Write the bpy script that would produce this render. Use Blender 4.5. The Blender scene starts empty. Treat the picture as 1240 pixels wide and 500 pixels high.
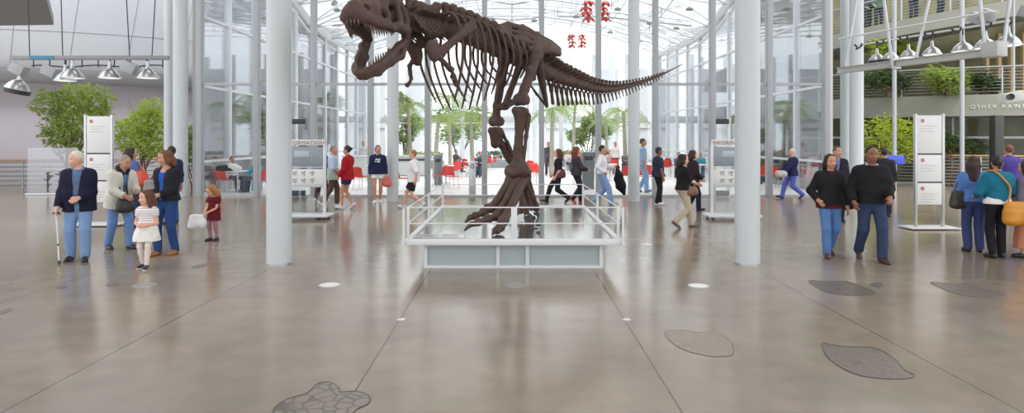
import bpy, bmesh, math, random
import numpy as np
from mathutils import Vector, Matrix
random.seed(7); rng = np.random.default_rng(7)
sc = bpy.context.scene
COL = sc.collection
PI = math.pi
# ------------------------------------------------------------------ camera model of the place
F, CX, HY, EYE = 800.0, 620.0, 168.0, 1.85          # focal length in px, principal column, horizon row, eye height
def ground(px, py):                                  # floor point seen at a pixel
    d = F * EYE / (py - HY)
    return ((px - CX) * d / F, d)
def at(px, py, d):                                   # point seen at a pixel at depth d
    return np.array(((px - CX) * d / F, d, EYE + (HY - py) * d / F))

# ------------------------------------------------------------------ materials
def lin(c):
    if isinstance(c, str):
        c = c.lstrip('#'); c = [int(c[i:i+2], 16) / 255 for i in (0, 2, 4)]
    return tuple(x / 12.92 if x <= .04045 else ((x + .055) / 1.055) ** 2.4 for x in c)
_mats = {}
def mat(name, col, rough=.6, metal=0., var=.12, scale=9., bump=0., bscale=60., emit=0., spec=.5, coat=0.):
    if name in _mats: return _mats[name]
    m = bpy.data.materials.new(name); m.use_nodes = True
    nt = m.node_tree; b = nt.nodes['Principled BSDF']
    c = lin(col)
    tc = nt.nodes.new('ShaderNodeTexCoord')
    nz = nt.nodes.new('ShaderNodeTexNoise'); nz.inputs['Scale'].default_value = scale; nz.inputs['Detail'].default_value = 5
    nt.links.new(tc.outputs['Object'], nz.inputs['Vector'])
    mx = nt.nodes.new('ShaderNodeMix'); mx.data_type = 'RGBA'
    mx.inputs['A'].default_value = tuple(max(0, x * (1 - var)) for x in c) + (1,)
    mx.inputs['B'].default_value = tuple(min(1, x * (1 + var)) for x in c) + (1,)
    nt.links.new(nz.outputs['Fac'], mx.inputs['Factor'])
    nt.links.new(mx.outputs['Result'], b.inputs['Base Color'])
    b.inputs['Roughness'].default_value = rough; b.inputs['Metallic'].default_value = metal
    b.inputs['Specular IOR Level'].default_value = spec
    if coat: b.inputs['Coat Weight'].default_value = coat
    if bump:
        n2 = nt.nodes.new('ShaderNodeTexNoise'); n2.inputs['Scale'].default_value = bscale; n2.inputs['Detail'].default_value = 4
        nt.links.new(tc.outputs['Object'], n2.inputs['Vector'])
        bp = nt.nodes.new('ShaderNodeBump'); bp.inputs['Strength'].default_value = bump; bp.inputs['Distance'].default_value = .02
        nt.links.new(n2.outputs['Fac'], bp.inputs['Height']); nt.links.new(bp.outputs['Normal'], b.inputs['Normal'])
    if emit:
        b.inputs['Emission Color'].default_value = c + (1,); b.inputs['Emission Strength'].default_value = emit
    _mats[name] = m; return m
def cloth(col, rough=.85): return mat('cloth_' + col, col, rough, var=.18, scale=14, bump=.25, bscale=220, spec=.2)
def glass(name, tint=(.95, .97, .97), refl=.10, rough=.02, gcol=(.95, .97, 1)):
    if name in _mats: return _mats[name]
    m = bpy.data.materials.new(name); m.use_nodes = True; nt = m.node_tree; nt.nodes.clear()
    o = nt.nodes.new('ShaderNodeOutputMaterial'); mix = nt.nodes.new('ShaderNodeMixShader')
    t = nt.nodes.new('ShaderNodeBsdfTransparent'); g = nt.nodes.new('ShaderNodeBsdfGlossy')
    lw = nt.nodes.new('ShaderNodeFresnel'); lw.inputs['IOR'].default_value = 1.45
    ad = nt.nodes.new('ShaderNodeMath'); ad.operation = 'MULTIPLY_ADD'; ad.inputs[1].default_value = .9; ad.inputs[2].default_value = refl - .035; ad.use_clamp = True
    t.inputs['Color'].default_value = tint + (1,); g.inputs['Color'].default_value = gcol + (1,); g.inputs['Roughness'].default_value = rough
    nt.links.new(lw.outputs[0], ad.inputs[0]); nt.links.new(ad.outputs[0], mix.inputs[0])
    nt.links.new(t.outputs[0], mix.inputs[1]); nt.links.new(g.outputs[0], mix.inputs[2]); nt.links.new(mix.outputs[0], o.inputs[0])
    _mats[name] = m; return m
def stripes(name, c1, c2, freq, axis='Z', rough=.8):
    if name in _mats: return _mats[name]
    m = mat(name, c1, rough); nt = m.node_tree; b = nt.nodes['Principled BSDF']
    w = nt.nodes.new('ShaderNodeTexWave'); w.bands_direction = axis; w.inputs['Scale'].default_value = freq
    tc = nt.nodes.new('ShaderNodeTexCoord'); nt.links.new(tc.outputs['Object'], w.inputs['Vector'])
    r = nt.nodes.new('ShaderNodeValToRGB'); r.color_ramp.interpolation = 'EASE'
    r.color_ramp.elements[0].position = .4; r.color_ramp.elements[1].position = .6
    r.color_ramp.elements[0].color = lin(c1) + (1,); r.color_ramp.elements[1].color = lin(c2) + (1,)
    nt.links.new(w.outputs['Fac'], r.inputs[0]); nt.links.new(r.outputs[0], b.inputs['Base Color'])
    return m

# ------------------------------------------------------------------ objects
def tag(o, label=None, cat=None, group=None, kind=None):
    if label: o['label'] = label
    if cat: o['category'] = cat
    if group: o['group'] = group
    if kind: o['kind'] = kind
    return o
def empty(name, loc=(0, 0, 0), rz=0., label=None, cat=None, group=None, kind=None, parent=None):
    o = bpy.data.objects.new(name, None); COL.objects.link(o); o.location = loc; o.rotation_euler = (0, 0, rz)
    o.empty_display_size = .2
    if parent: o.parent = parent
    return tag(o, label, cat, group, kind)
def link(name, me, m, parent=None):
    o = bpy.data.objects.new(name, me); COL.objects.link(o)
    if m: me.materials.clear(); me.materials.append(m)
    if parent: o.parent = parent
    return o
def copy_tree(o, parent=None):
    c = o.copy(); COL.objects.link(c)
    if parent: c.parent = parent
    for ch in list(o.children): copy_tree(ch, c)
    return c
ORD = ['first', 'second', 'third', 'fourth', 'fifth', 'sixth', 'seventh', 'eighth', 'ninth', 'tenth', 'eleventh', 'twelfth',
       'thirteenth', 'fourteenth', 'fifteenth', 'sixteenth', 'seventeenth', 'eighteenth', 'nineteenth', 'twentieth']
ORD += ['twenty-' + x for x in ORD[:9]] + ['thirtieth'] + ['thirty-' + x for x in ORD[:9]]

class MB:                                            # mesh builder: several shapes, ONE part
    def __init__(s): s.bm = bmesh.new()
    def box(s, c, size, rz=0., rx=0., ry=0., bev=0.):
        r = bmesh.ops.create_cube(s.bm, size=1.0); v = r['verts']
        M = Matrix.Translation(Vector(c)) @ Matrix.Rotation(rz, 4, 'Z') @ Matrix.Rotation(ry, 4, 'Y') @ Matrix.Rotation(rx, 4, 'X') @ Matrix.Diagonal((*size, 1))
        bmesh.ops.transform(s.bm, matrix=M, verts=v)
        if bev:
            es = {e for x in v for e in x.link_edges}
            bmesh.ops.bevel(s.bm, geom=list(es), offset=bev, segments=2, affect='EDGES', profile=.5)
        return s
    def tube(s, p0, p1, r0, r1=None, n=10, caps=True):
        p0, p1 = Vector(p0), Vector(p1); d = p1 - p0; L = d.length
        if L < 1e-6: return s
        r = bmesh.ops.create_cone(s.bm, cap_ends=caps, segments=n, radius1=r0, radius2=r0 if r1 is None else r1, depth=L)
        M = Matrix.Translation((p0 + p1) / 2) @ d.to_track_quat('Z', 'Y').to_matrix().to_4x4()
        bmesh.ops.transform(s.bm, matrix=M, verts=r['verts']); return s
    def path(s, pts, r, n=8):                        # bent tube with mitred rings; r number or list
        pts = [Vector(p) for p in pts]; rs = r if hasattr(r, '__len__') else [r] * len(pts)
        rings = []; up = None
        for i, p in enumerate(pts):
            t = (pts[min(i + 1, len(pts) - 1)] - pts[max(i - 1, 0)]).normalized()
            if up is None:
                up = Vector((0, 0, 1)) if abs(t.z) < .9 else Vector((1, 0, 0))
            a = t.cross(up).normalized(); b = a.cross(t).normalized(); up = b
            rings.append([s.bm.verts.new(p + (a * math.cos(2 * PI * k / n) + b * math.sin(2 * PI * k / n)) * rs[i]) for k in range(n)])
        for A, B in zip(rings, rings[1:]):
            for k in range(n): s.bm.faces.new((A[k], A[(k + 1) % n], B[(k + 1) % n], B[k]))
        s.bm.faces.new(rings[0][::-1]); s.bm.faces.new(rings[-1]); return s
    def lathe(s, prof, c=(0, 0, 0), n=24, M=None, a0=0., a1=2 * PI):
        full = abs(a1 - a0 - 2 * PI) < 1e-6; c = Vector(c); rings = []
        m = n if full else n + 1
        for r, z in prof:
            ring = []
            for k in range(m):
                a = a0 + (a1 - a0) * k / n
                p = Vector((max(r, 1e-4) * math.cos(a), max(r, 1e-4) * math.sin(a), z))
                ring.append(s.bm.verts.new((M @ p if M else p) + c))
            rings.append(ring)
        for A, B in zip(rings, rings[1:]):
            for k in range(n): s.bm.faces.new((A[k], A[(k + 1) % m], B[(k + 1) % m], B[k]))
        return s
    def prism(s, poly, z0, z1):                      # horizontal outline extruded upward
        A = [s.bm.verts.new((x, y, z0)) for x, y in poly]; B = [s.bm.verts.new((x, y, z1)) for x, y in poly]; n = len(poly)
        s.bm.faces.new(A[::-1]); s.bm.faces.new(B)
        for k in range(n): s.bm.faces.new((A[k], A[(k + 1) % n], B[(k + 1) % n], B[k]))
        return s
    def face(s, pts):
        s.bm.faces.new([s.bm.verts.new(p) for p in pts]); return s
    def mesh(s, name, smooth=True, ang=40):
        bmesh.ops.recalc_face_normals(s.bm, faces=s.bm.faces)
        me = bpy.data.meshes.new(name); s.bm.to_mesh(me); s.bm.free()
        if smooth:
            me.polygons.foreach_set('use_smooth', [True] * len(me.polygons)); me.set_sharp_from_angle(angle=math.radians(ang))
        return me
    def build(s, name, m, parent=None, smooth=True, ang=40): return link(name, s.mesh(name, smooth, ang), m, parent)

# ------------------------------------------------------------------ organic shapes: blended round cones meshed with surface nets
def V(*a): return np.array(a, float)
def unit(v): v = np.asarray(v, float); return v / (np.linalg.norm(v) + 1e-9)
def rotm(axis, deg): return np.array(Matrix.Rotation(math.radians(deg), 3, axis))
class Blob:
    def __init__(s, h, k=.02): s.h, s.k, s.ops = h, k, []
    def cap(s, a, b, ra, rb=None, k=None): s.ops.append(('c', np.asarray(a, float), np.asarray(b, float), ra, ra if rb is None else rb, s.k if k is None else k, 1)); return s
    def chain(s, pts, rs, k=None):
        for i in range(len(pts) - 1): s.cap(pts[i], pts[i + 1], rs[i], rs[i + 1], k)
        return s
    def ell(s, c, r, R=None, k=None): s.ops.append(('e', np.asarray(c, float), np.asarray(r, float), R, s.k if k is None else k, 1)); return s
    def cut_cap(s, a, b, ra, rb=None, k=.01): s.ops.append(('c', np.asarray(a, float), np.asarray(b, float), ra, ra if rb is None else rb, k, -1)); return s
    def cut_ell(s, c, r, R=None, k=.01): s.ops.append(('e', np.asarray(c, float), np.asarray(r, float), R, k, -1)); return s
    def plane(s, p, n, rad=None): s.ops.append(('p', np.asarray(p, float), unit(n), rad)); return s
    def noise(s, amp, freq, seed=0): s.ops.append(('n', amp, freq, seed)); return s
    def arrays(s):
        h = s.h; lo = np.full(3, 1e9); hi = -lo
        for o in s.ops:
            if o[0] == 'c' and o[-1] > 0:
                r = max(o[3], o[4]); lo = np.minimum(lo, np.minimum(o[1], o[2]) - r); hi = np.maximum(hi, np.maximum(o[1], o[2]) + r)
            elif o[0] == 'e' and o[-1] > 0:
                r = o[2] if o[3] is None else np.full(3, o[2].max()); lo = np.minimum(lo, o[1] - r); hi = np.maximum(hi, o[1] + r)
        lo -= 3 * h + .01; hi += 3 * h + .01
        n = np.ceil((hi - lo) / h).astype(int) + 1
        ax = [(lo[i] + h * np.arange(n[i])).astype(np.float32) for i in range(3)]
        f = np.full(n, .25, np.float32)
        for o in s.ops:
            if o[0] in 'ce':
                k = o[-2]
                if o[0] == 'c': a, b, ra, rb = o[1], o[2], o[3], o[4]; l0 = np.minimum(a, b) - max(ra, rb); h0 = np.maximum(a, b) + max(ra, rb)
                else: r = o[2] if o[3] is None else np.full(3, o[2].max()); l0 = o[1] - r; h0 = o[1] + r
                i0 = np.maximum(np.floor((l0 - k - 2 * h - lo) / h).astype(int), 0); i1 = np.minimum(np.ceil((h0 + k + 2 * h - lo) / h).astype(int) + 1, n)
                if (i1 <= i0).any(): continue
                sl = tuple(slice(i0[i], i1[i]) for i in range(3))
                X = ax[0][sl[0]][:, None, None]; Y = ax[1][sl[1]][None, :, None]; Z = ax[2][sl[2]][None, None, :]
                if o[0] == 'c':
                    d = b - a; L2 = float(d @ d) + 1e-12
                    t = np.clip(((X - a[0]) * d[0] + (Y - a[1]) * d[1] + (Z - a[2]) * d[2]) / L2, 0, 1)
                    g = np.sqrt((X - a[0] - t * d[0]) ** 2 + (Y - a[1] - t * d[1]) ** 2 + (Z - a[2] - t * d[2]) ** 2) - (ra + (rb - ra) * t)
                else:
                    c, r, R = o[1], o[2], o[3]; P = [X - c[0], Y - c[1], Z - c[2]]
                    if R is not None: P = [R[0][i] * P[0] + R[1][i] * P[1] + R[2][i] * P[2] for i in range(3)]   # transpose: to local
                    q = np.sqrt((P[0] / r[0]) ** 2 + (P[1] / r[1]) ** 2 + (P[2] / r[2]) ** 2)
                    q2 = np.sqrt((P[0] / r[0] ** 2) ** 2 + (P[1] / r[1] ** 2) ** 2 + (P[2] / r[2] ** 2) ** 2) + 1e-6
                    g = q * (q - 1) / q2
                cur = f[sl]
                if o[-1] > 0:
                    w = np.maximum(k - np.abs(cur - g), 0) / k if k > 0 else 0
                    f[sl] = np.minimum(cur, g) - w * w * k * .25
                else:
                    w = np.maximum(k - np.abs(cur + g), 0) / k if k > 0 else 0
                    f[sl] = np.maximum(cur, -g) + w * w * k * .25
            elif o[0] == 'p':
                X = ax[0][:, None, None] - o[1][0]; Y = ax[1][None, :, None] - o[1][1]; Z = ax[2][None, None, :] - o[1][2]
                g = X * o[2][0] + Y * o[2][1] + Z * o[2][2]
                if o[3] is None: f = np.maximum(f, g)
                else:
                    near = (X * X + Y * Y + Z * Z) < o[3] ** 2
                    f = np.where(near, np.maximum(f, g), f)
            elif o[0] == 'n':
                ix = np.argwhere(np.abs(f) < max(.03, 2 * h)); P = ix * h + lo; r2 = np.random.default_rng(o[3]); v = 0
                for q in range(5):
                    kv = r2.normal(size=3); kv *= o[2] * (.6 + .35 * q) / np.linalg.norm(kv)
                    v = v + np.sin(P @ kv + r2.uniform(0, 6.28)) / (1 + .35 * q)
                f[tuple(ix.T)] += (o[1] * v / 2.4).astype(np.float32)
        # surface nets
        neg = f < 0; cnt = np.zeros(np.array(f.shape) - 1, np.int8); C = [(i, j, k) for i in (0, 1) for j in (0, 1) for k in (0, 1)]
        sub = lambda A, c: A[c[0]:A.shape[0] - 1 + c[0], c[1]:A.shape[1] - 1 + c[1], c[2]:A.shape[2] - 1 + c[2]]
        for c in C: cnt += sub(neg, c)
        cells = np.argwhere((cnt > 0) & (cnt < 8))
        if not len(cells): return np.zeros((0, 3)), np.zeros((0, 4), int)
        idx = np.full(cnt.shape, -1, np.int64); idx[tuple(cells.T)] = np.arange(len(cells))
        val = [f[cells[:, 0] + c[0], cells[:, 1] + c[1], cells[:, 2] + c[2]] for c in C]
        acc = np.zeros((len(cells), 3)); num = np.zeros(len(cells))
        for i in range(8):
            for j in range(i + 1, 8):
                if sum(abs(C[i][q] - C[j][q]) for q in range(3)) != 1: continue
                m = (val[i] < 0) != (val[j] < 0)
                t = np.where(m, val[i] / np.where(m, val[i] - val[j], 1), 0)
                acc += np.where(m[:, None], np.array(C[i]) + t[:, None] * (np.array(C[j]) - np.array(C[i])), 0); num += m
        verts = lo + h * (cells + acc / num[:, None])
        quads = []
        for a in range(3):
            b, c = (a + 1) % 3, (a + 2) % 3
            A = neg.take(range(neg.shape[a] - 1), a); B = neg.take(range(1, neg.shape[a]), a)
            e = np.argwhere(A != B); e = e[(e[:, b] > 0) & (e[:, c] > 0) & (e[:, b] < neg.shape[b] - 1) & (e[:, c] < neg.shape[c] - 1)]
            def cell(db, dc):
                q = e.copy(); q[:, b] += db; q[:, c] += dc; return idx[tuple(q.T)]
            Q = np.stack([cell(-1, -1), cell(0, -1), cell(0, 0), cell(-1, 0)], 1)
            flip = ~neg[tuple(e.T)]; Q[flip] = Q[flip][:, ::-1]; quads.append(Q)
        Q = np.concatenate(quads); Q = Q[(Q >= 0).all(1)]
        return verts, Q
    def mesh(s, name, scale=1., off=None):
        v, q = s.arrays(); v = v * scale
        if off is not None: v = v - np.asarray(off)
        return np_mesh(name, v, q)
    def build(s, name, m, parent=None, scale=1., off=None): return link(name, s.mesh(name, scale, off), m, parent)
def np_mesh(name, v, q, smooth=True):
    me = bpy.data.meshes.new(name); v = np.asarray(v, np.float32); q = np.asarray(q, np.int32)
    me.vertices.add(len(v)); me.vertices.foreach_set('co', v.ravel())
    n, w = q.shape if len(q) else (0, 4)
    me.loops.add(n * w); me.loops.foreach_set('vertex_index', q.ravel())
    me.polygons.add(n); me.polygons.foreach_set('loop_start', np.arange(n) * w); me.polygons.foreach_set('loop_total', np.full(n, w))
    me.polygons.foreach_set('use_smooth', np.full(n, bool(smooth)))
    me.update(calc_edges=True); me.validate(); return me
# ================================================================== THE SETTING
M_white = mat('white_steel', '#d8dade', .4, var=.03)
M_mull = mat('grey_steel', '#a9adb3', .4, var=.04)
M_dark = mat('dark_metal', '#3a3b3e', .45, .3)
M_chrome = mat('chrome', '#c9ccd0', .22, 1., var=.03)
M_alu = mat('aluminium', '#b9bcc0', .35, .8, var=.04)
M_glass = glass('clear_glass', (.985, .992, .992), .015)
M_colm = mat('column_paint', '#c4cbcf', .38, var=.02)
M_wood = mat('rail_wood', '#b08a5c', .5, var=.2)
# --- polished concrete floor with its sawn joints
def floor_mat(name, c1, c2, joints, rough=.16):
    m = bpy.data.materials.new(name); m.use_nodes = True; nt = m.node_tree; N = nt.nodes; L = nt.links; b = N['Principled BSDF']
    tc = N.new('ShaderNodeTexCoord'); sep = N.new('ShaderNodeSeparateXYZ'); L.new(tc.outputs['Object'], sep.inputs[0])
    n1 = N.new('ShaderNodeTexNoise'); n1.inputs['Scale'].default_value = .35; n1.inputs['Detail'].default_value = 6; L.new(tc.outputs['Object'], n1.inputs[0])
    n2 = N.new('ShaderNodeTexNoise'); n2.inputs['Scale'].default_value = 3.; n2.inputs['Detail'].default_value = 8; L.new(tc.outputs['Object'], n2.inputs[0])
    r1 = N.new('ShaderNodeValToRGB'); r1.color_ramp.elements[0].position = .36; r1.color_ramp.elements[1].position = .64
    r1.color_ramp.elements[0].color = lin(c1) + (1,); r1.color_ramp.elements[1].color = lin(c2) + (1,); L.new(n1.outputs['Fac'], r1.inputs[0])
    mr = N.new('ShaderNodeMapRange'); mr.inputs['From Min'].default_value = .3; mr.inputs['From Max'].default_value = .7; mr.inputs['To Min'].default_value = .9; mr.inputs['To Max'].default_value = 1.08
    L.new(n2.outputs['Fac'], mr.inputs[0])
    mul = N.new('ShaderNodeMix'); mul.data_type = 'RGBA'; mul.blend_type = 'MULTIPLY'; mul.inputs['Factor'].default_value = 1; L.new(r1.outputs[0], mul.inputs['A']); L.new(mr.outputs[0], mul.inputs['B'])
    col = mul.outputs['Result']
    if joints:
        def line(out, off, per, half):
            a = N.new('ShaderNodeMath'); a.operation = 'ADD'; a.inputs[1].default_value = off; L.new(out, a.inputs[0])
            p = N.new('ShaderNodeMath'); p.operation = 'PINGPONG'; p.inputs[1].default_value = per / 2; L.new(a.outputs[0], p.inputs[0])
            c = N.new('ShaderNodeMath'); c.operation = 'LESS_THAN'; c.inputs[1].default_value = half; L.new(p.outputs[0], c.inputs[0]); return c.outputs[0]
        lx = line(sep.outputs[0], 1.15 + 23, 2.3, .0065); ly = line(sep.outputs[1], -6.76 + 23, 2.3, .003)
        mm = N.new('ShaderNodeMath'); mm.operation = 'MAXIMUM'; L.new(lx, mm.inputs[0])
        h = N.new('ShaderNodeMath'); h.operation = 'MULTIPLY'; h.inputs[1].default_value = .45; L.new(ly, h.inputs[0]); L.new(h.outputs[0], mm.inputs[1])
        f = N.new('ShaderNodeMath'); f.operation = 'MULTIPLY'; f.inputs[1].default_value = .75; L.new(mm.outputs[0], f.inputs[0])
        jm = N.new('ShaderNodeMix'); jm.data_type = 'RGBA'; jm.inputs['B'].default_value = (.03, .03, .03, 1); L.new(f.outputs[0], jm.inputs['Factor']); L.new(col, jm.inputs['A']); col = jm.outputs['Result']
    L.new(col, b.inputs['Base Color'])
    rr = N.new('ShaderNodeMapRange'); rr.inputs['To Min'].default_value = rough * .75; rr.inputs['To Max'].default_value = rough * 1.35; L.new(n2.outputs['Fac'], rr.inputs[0]); L.new(rr.outputs[0], b.inputs['Roughness'])
    b.inputs['Specular IOR Level'].default_value = .6
    return m
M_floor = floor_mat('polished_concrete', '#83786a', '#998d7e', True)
M_pfloor = floor_mat('daylit_concrete', '#e2e1de', '#ebeae8', False, .3)  # paler than the hall floor: courtyard daylight is put into the colour
WY = 21.1                                            # depth of the front glazing
tag(MB().box((0, 3.5, -.1), (64, 35.2, .2)).build('floor', M_floor, smooth=False), 'polished grey-brown concrete floor of the hall', 'floor', kind='structure')
# the courtyard floor lies level with the hall floor, beyond the front glazing
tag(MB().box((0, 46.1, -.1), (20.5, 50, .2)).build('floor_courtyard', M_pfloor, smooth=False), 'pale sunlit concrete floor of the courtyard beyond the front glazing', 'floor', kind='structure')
for sx, w_ in ((-1, 'dome'), (1, 'rainforest')): tag(MB().box((sx * 30.25, 46.1, -.1), (40, 50, .2)).build('floor_lobby', M_floor, smooth=False), 'grey-brown lobby floor beside the courtyard on the %s side' % w_, 'floor', kind='structure')
M_ceil = mat('ceiling_plaster', '#a8a7a5', .8, var=.03)
mb = MB().box((0, 4.5, 10.6), (26, 30, .2))
for y in (-6, 0, 6, 12, 18): mb.box((0, y, 10.3), (26, .3, .45))
tag(mb.build('ceiling', M_ceil, smooth=False), 'pale ceiling with cross beams above the hall', 'ceiling', kind='structure')

# --- front glazing: eleven bays between steel mullions
MX = [-9.95 + 1.815 * i for i in range(12)]
def bay(name, p0, p1, z1, transoms, w=.17, d=.24, label='', sill=True, mat_m=M_mull, last=False, zt0=None):
    (x0, y0), (x1, y1) = p0, p1; L = math.hypot(x1 - x0, y1 - y0); a = math.atan2(y1 - y0, x1 - x0)
    o = empty(name, (x0, y0, 0), a, label, 'window', kind='structure')
    MB().box((L / 2, 0, z1 / 2), (L, .024, z1 - .02)).build('pane', M_glass, o, smooth=False)
    for xx in ([0, L] if last else [0]): MB().box((xx, -.02, z1 / 2), (w, d, z1), bev=.012).build('mullion', mat_m, o)
    for z in transoms: MB().box((L / 2, -.01, z), (L - w, .1, .085)).build('transom', mat_m, o, smooth=False)
    if sill: MB().box((L / 2, 0, .03), (L - w, .12, .06)).build('sill', mat_m, o, smooth=False)
    return o
nwin = [0]
def wname(): nwin[0] += 1; return 'window_%d' % nwin[0]
for i in range(11):
    o = bay(wname(), (MX[i], WY), (MX[i + 1], WY), 10.4, [3.59], label='%s glass bay from the left in the tall front glazing behind the skeleton' % ORD[i], last=i == 10)
    if i in (1, 9):                                  # frameless door leaf: patch fittings
        xx = 1.0 if i == 1 else .62
        for z in (.12, 2.4): MB().box((xx + (.3 if i == 1 else -.35), -.06, z), (.5, .1, .16), bev=.01).build('patch_fitting', M_dark, o)
        MB().box((xx + (.05 if i == 1 else -.1), -.03, 1.25), (.1, .08, 2.5), bev=.01).build('door_stile', M_white, o)
# --- roof rim heights along the courtyard
RY = [WY, 25, 28, 30.9, 33.3, 36.8, 41, 46]; RZ = [10.4, 9.7, 9.0, 8.35, 7.75, 7.5, 7.55, 7.7]
rim = lambda y: float(np.interp(y, RY, RZ))
PX = 10.25
SY = [WY + .3 + i * 2.46 for i in range(11)]
for sd, nm in ((-1, 'left'), (1, 'right')):
    for i in range(10):
        y0, y1 = SY[i], SY[i + 1]
        bay(wname(), (sd * PX, y0), (sd * PX, y1), rim((y0 + y1) / 2) - .1, [1.1, 3.59, 5.9], w=.2, d=.16, mat_m=M_white, last=i == 9,
            label='%s glass bay behind the front glazing along the %s side of the courtyard' % (ORD[i], nm))
    pts = [(sd * PX, y, rim(y)) for y in np.linspace(WY + .2, 46, 26)]
    o = MB().path(pts, .2, 12).path([(x, y, z - .5) for x, y, z in pts], .07, 8).build('roof_beam', M_white)
    tag(o, 'white curved edge beam of the glass roof on the %s side of the courtyard' % nm, 'beam', kind='structure')
FX = [-PX + 2 * PX / 9 * i for i in range(10)]
for i in range(9):
    bay(wname(), (FX[i], 46.), (FX[i + 1], 46.), 7.7, [2.95, 5.6], w=.24, d=.2, mat_m=M_white, last=i == 8,
        label='%s glass bay from the left in the far end wall of the courtyard' % ORD[i])
# --- glass roof: pane and each rib
def rz(x, y): return rim(y) + 2.3 * (1 - (x / PX) ** 2)
rf = empty('roof', (0, 33, 0), 0, 'arched glass roof of white ribs over the courtyard', 'roof', kind='structure')
yy = np.linspace(WY + .2, 46, 14); xx = np.linspace(-PX, PX, 17)
v = [(x, y - 33, rz(x, y)) for y in yy for x in xx]; q = [(a * 17 + b, a * 17 + b + 1, a * 17 + b + 18, a * 17 + b + 17) for a in range(13) for b in range(16)]
link('roof_pane', np_mesh('roof_pane', v, q), glass('roof_glass', (.97, .98, .98), .04), rf)
for y in np.linspace(WY + 1.5, 45.5, 9):
    MB().path([(x, y - 33, rz(x, y) - .1) for x in np.linspace(-PX, PX, 17)], .055, 8).build('roof_rib', M_white, rf)
    b = MB(); lo = [(x, y - 33, rz(x, y) - .1 - .95 * (1 - (x / PX) ** 4)) for x in np.linspace(-PX, PX, 17)]; b.path(lo, .03, 6)
    for k in range(2, 15, 2): b.tube(lo[k], (lo[k][0], lo[k][1], rz(lo[k][0], y) - .1), .018, n=6)
    b.build('tension_cable', M_alu, rf)
for x in np.linspace(-8, 8, 9):
    MB().path([(x, y - 33, rz(x, y) - .05) for y in yy], .035, 8).build('roof_purlin', M_white, rf)
for s in (-1, 1):
    for y0 in (23, 29, 35):
        MB().path([(s * t * 9.5, y0 + 9.5 * (1 - t) * 1 - 33, rz(s * t * 9.5, y0 + 9.5 * (1 - t)) - .15) for t in np.linspace(0, 1, 12)], .045, 8).build('roof_brace', M_alu, rf)

# --- the dome of the theatre on one side: lower wall, overhanging sphere above
def wall_mat(name, c, seams):
    m = mat(name, c, .75, var=.03, scale=2.)
    return m
dc = (-22.5, 37.5, 0)
def face_pts(r, z, n=48, a0=-2.75, a1=-.35): return [(r * math.cos(a0 + (a1 - a0) * k / n), r * math.sin(a0 + (a1 - a0) * k / n), z) for k in range(n + 1)]
w = empty('wall_left', dc, 0, 'smooth pale curved dome wall with hairline panel seams beside the hall', 'wall', kind='structure')
MB().lathe([(11.0, 0), (11.0, 3.4), (11.0, 4.15)], n=64, a0=-3.0, a1=0.5).build('dome_base', mat('dome_lilac', '#aca6ae', .8, var=.03, scale=1.5), w)
prof = [(11.0, 4.12), (11.35, 4.15), (11.7, 4.3), (11.95, 4.6)] + [(11.95 + .55 * math.sin(t * 2.2), 4.6 + 8 * t) for t in np.linspace(.06, 1, 14)]
MB().lathe(prof, n=72, a0=-3.0, a1=0.5).build('dome_shell', mat('dome_grey', '#b2b5bc', .7, var=.03, scale=1.5), w)
def rr_at(z): return float(np.interp(z, [p[1] for p in prof], [p[0] for p in prof])) + .004
for z in (4.62, 6.1, 8.3):
    MB().path([(x, y, z) for x, y, z in face_pts(rr_at(z), z)], .011, 5).build('panel_seam', mat('seam', '#85868c', .8), w)
for a in np.linspace(-2.5, -.5, 13):
    MB().path([(rr_at(z) * math.cos(a + (z - 4.6) * .012), rr_at(z) * math.sin(a + (z - 4.6) * .012), z) for z in np.linspace(4.62, 9, 8)], .011, 5).build('panel_seam', mat('seam', '#85868c', .8), w)
o = MB().prism([(-30, 19), (-13.4, 19), (-16.3, 23.5), (-30, 24.6)], 5.9, 6.2).build('trim_1', mat('soffit_grey', '#8f9095', .8), smooth=False)
tag(o, 'grey soffit panel in the upper corner before the dome wall', 'soffit', kind='structure')

# --- the rainforest building on the other side: floors, sloping ramps, glass
M_conc = mat('fascia_concrete', '#8b8c82', .7, var=.08, scale=1.2)
rc = (23.5, 36.5)
def arc(r, a0, a1, n=40): return [(rc[0] + r * math.cos(a0 + (a1 - a0) * k / n), rc[1] + r * math.sin(a0 + (a1 - a0) * k / n)) for k in range(n + 1)]
A0, A1 = -3.25, -1.0
def ring(r0, r1, zf0, h):                            # curved slab; zf0(angle) gives its underside height
    n = 60; vs, qs = [], []
    for k in range(n + 1):
        a = A0 + (A1 - A0) * k / n; z = zf0(a)
        for r, zz in ((r0, z), (r1, z), (r1, z + h), (r0, z + h)): vs.append((rc[0] + r * math.cos(a), rc[1] + r * math.sin(a), zz))
    for k in range(n):
        for e in range(4): qs.append((4 * k + e, 4 * k + (e + 1) % 4, 4 * k + 4 + (e + 1) % 4, 4 * k + 4 + e))
    me = np_mesh('slab', vs, qs, False); bm = bmesh.new(); bm.from_mesh(me); bmesh.ops.recalc_face_normals(bm, faces=bm.faces); bm.to_mesh(me); bm.free(); return me
RR = 12.6
def g_lvl(a): return 2.72
def g_ramp(a): return 5.85 + (a + 2.35) * 1.5
def g_top(a): return 8.2 + (a + 2.35) * .9
for nm, fn, h, lab in (('slab_gallery', g_lvl, .82, 'grey concrete gallery slab carrying the rainforest lettering'), ('slab_ramp', g_ramp, .62, 'grey concrete ramp slab sloping up above the lamp rail')):
    tag(link(nm, ring(RR - 2.6, RR, fn, h), M_conc), lab, 'slab', kind='structure')
tag(MB().lathe([(9.6, 0), (9.6, 11)], c=(rc[0], rc[1], 0), n=60, a0=A0, a1=A1).build('wall_right', mat('forest_wall', '#77755a', .85, var=.7, scale=1.7)), 'dim green-brown inner wall behind the rainforest galleries', 'wall', kind='structure')
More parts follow.
